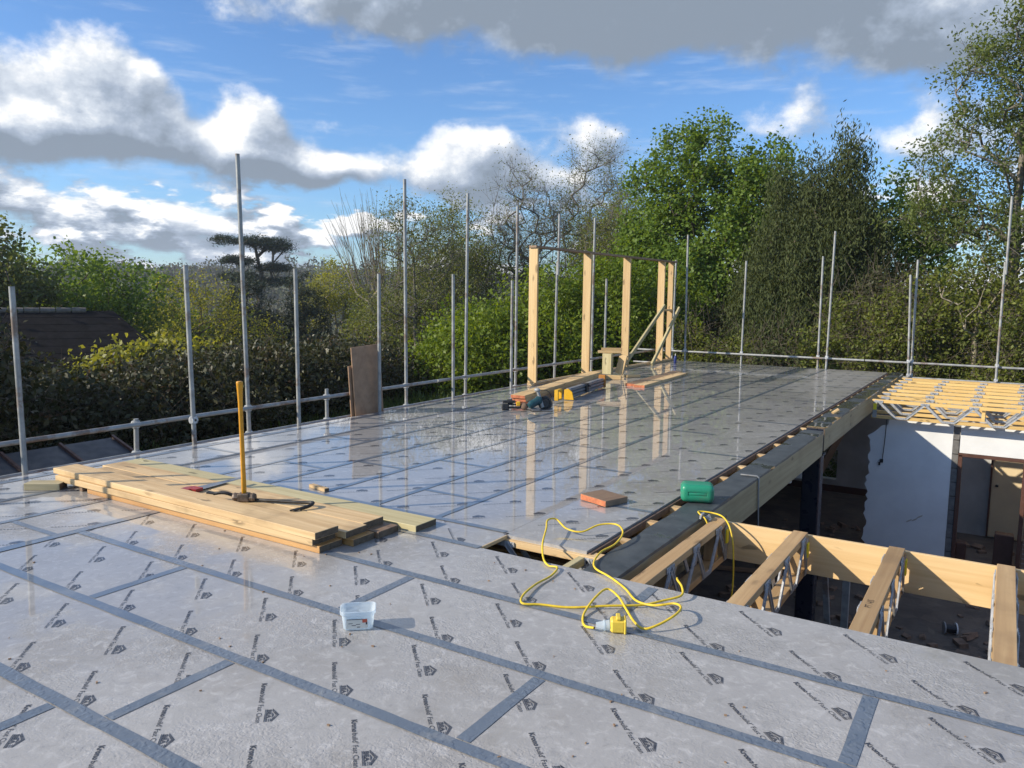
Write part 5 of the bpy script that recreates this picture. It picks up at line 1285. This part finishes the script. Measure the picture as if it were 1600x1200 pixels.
# ragged grass and weeds between the deck and the hedge
n = 9000; x = g.uniform(-13.5, -7.0, n); y = g.uniform(-2, 20, n); c = np.stack([x, y, terrain_z(x, y)+.08], -1)
gr = link('grass', leaf_mesh('g', c, 3, .09, .22, g, aspect=.14, up=-.0, droop=-1.5), [L_GR]); props(gr, 'rough grass and weeds below the left guard rail', None, None, 'stuff')
n = 5000; x = g.uniform(-9, 5, n); y = g.uniform(17.6, 21, n); c = np.stack([x, y, terrain_z(x, y)+.1], -1)
gr = link('grass', leaf_mesh('g', c, 3, .12, .25, g, aspect=.14, up=-.0, droop=-1.5), [L_GR]); props(gr, 'rough grass along the far side of the building', None, None, 'stuff')

# ================================================================== NEIGHBOUR'S ROOF AND THINGS BELOW THE HEDGE
hc = Vector((-26.3, 12.4, 0)); hx = Vector((.46, .89, 0)).normalized(); hn = Vector((hx.y, -hx.x, 0))   # hn towards the viewer
t = thing('house', 'house with a dark tiled hip roof beyond the left hedge', 'house', (hc.x, hc.y, gz(hc.x, hc.y)))
def Hh(u, v, z): return hc+hx*u+hn*v+Vector((0, 0, z))
ridge_z, eave_z, run = .86, -1.5, 3.6; uR = 1.7; uL = -9.0
rows = 11
mb = MB()
for r in range(rows):
    f0, f1 = r/rows, (r+1)/rows
    z_a, z_b = ridge_z+(eave_z-ridge_z)*f0, ridge_z+(eave_z-ridge_z)*f1
    for (ua, ub, va, vb) in ((uL, uR, f0*run, f1*run),):
        e0 = uR+f0*2.3; e1_ = uR+f1*2.3
        q = [Hh(uL, va, z_a+.01), Hh(e0, va, z_a+.01), Hh(e1_, vb, z_b+.018), Hh(uL, vb, z_b+.018), Hh(e1_, vb, z_b), Hh(uL, vb, z_b)]
        v = [mb.b.verts.new(p) for p in q]; mb.b.faces.new((v[0], v[1], v[2], v[3])); mb.b.faces.new((v[3], v[2], v[4], v[5]))
        q = [Hh(e0, va, z_a+.01), Hh(e0, -va, z_a+.01), Hh(e1_, -vb, z_b+.018), Hh(e1_, vb, z_b+.018)]; v = [mb.b.verts.new(p) for p in q]; mb.b.faces.new(v)
        q = [Hh(uL, -va, z_a+.01), Hh(e0, -va, z_a+.01), Hh(e1_, -vb, z_b+.018), Hh(uL, -vb, z_b+.018)]; v = [mb.b.verts.new(p) for p in q]; mb.b.faces.new(v)
roof = build('roof', mb, [SLATE], t)
for k in range(22):
    mb = MB(); u = uL+.45*k+.22; mb.cyl(Hh(u-.21, 0, ridge_z+.02), Hh(u+.21, 0, ridge_z+.02), .11, .10, 8); build('ridge_tile', mb, [RIDGE], roof)
mb = MB(); mb.box(Hh(-3.2, 0, -3.0), (11.5, 6.2, 3.3), frame(hx, (0, 0, 1))); build('wall', mb, [BRICKW], t)
# low shed roof and dark sheets below the guard rail
t = thing('lean_to', 'dark felted lean-to roof just below the left guard rail', 'shed', (-9.6, 4.2, GZ))
for i, (y, m) in enumerate(((3.0, DARKGL), (3.75, DARKGL), (4.5, DARKGL))):
    board('roof_sheet', 1.6, .73, .04, (-9.7, y, -.80), (.93, 0, -.30), (.30, 0, .93), m, t)
    board('batten', 1.6, .04, .05, (-9.7, y+.36, -.765), (.93, 0, -.30), (.30, 0, .93), W_FRAME, t)
mb = MB(); mb.box((-9.8, 3.75, -1.75), (1.2, 2.2, 1.5)); build('wall', mb, [W_FRAME], t)
board('white_sheet', 1.1, .35, .02, (-8.75, 4.3, -1.05), (.3, .9, 0), (.3, -.1, 1), PLAST, label='pale sheet lying beside the lean-to under the guard rail', cat='sheet')
for i in range(6):
    a = .5+i*.35; board('dark_plank', 1.7, .15, .04, (-9.2-.1*i, 1.6+.25*i, -1.15+.06*i), (math.cos(a), math.sin(a), .12), (0, 0, 1), W_FRAME, label='one of the dark boards heaped under the left guard rail', cat='board', group='dark boards heaped below the rail')

# ================================================================== AIR
hm = bpy.data.materials.new('haze'); hm.use_nodes = True; t = NT(hm.node_tree)
for n in list(t.n):
    if n.type != 'OUTPUT_MATERIAL': t.n.remove(n)
pv = t.new('ShaderNodeVolumePrincipled'); pv.inputs['Color'].default_value = (.80, .88, 1, 1); pv.inputs['Density'].default_value = .00045
pv.inputs['Anisotropy'].default_value = .3
t.l.new(pv.outputs[0], [n for n in t.n if n.type == 'OUTPUT_MATERIAL'][0].inputs['Volume'])
mb = MB(); mb.box((-170, 220, 9), (960, 860, 52)); hz = build('haze', mb, [hm]); props(hz, 'thin spring haze over the valley', None, None, 'stuff')
# crumbs of sawdust and grit on the deck
mb = MB()
for i in range(90):
    x, y = random.uniform(-4.5, .8), random.uniform(-.6, 2.4); q = random.uniform(.003, .008)
    mb.box((x, y, .0035), (q*1.8, q, q*.6), Matrix.Rotation(random.uniform(0, 3), 3, 'Z'))
o = build('deck_crumbs', mb, [W_BROWN]); props(o, 'tiny wood crumbs and grit scattered on the deck film', None, None, 'stuff')
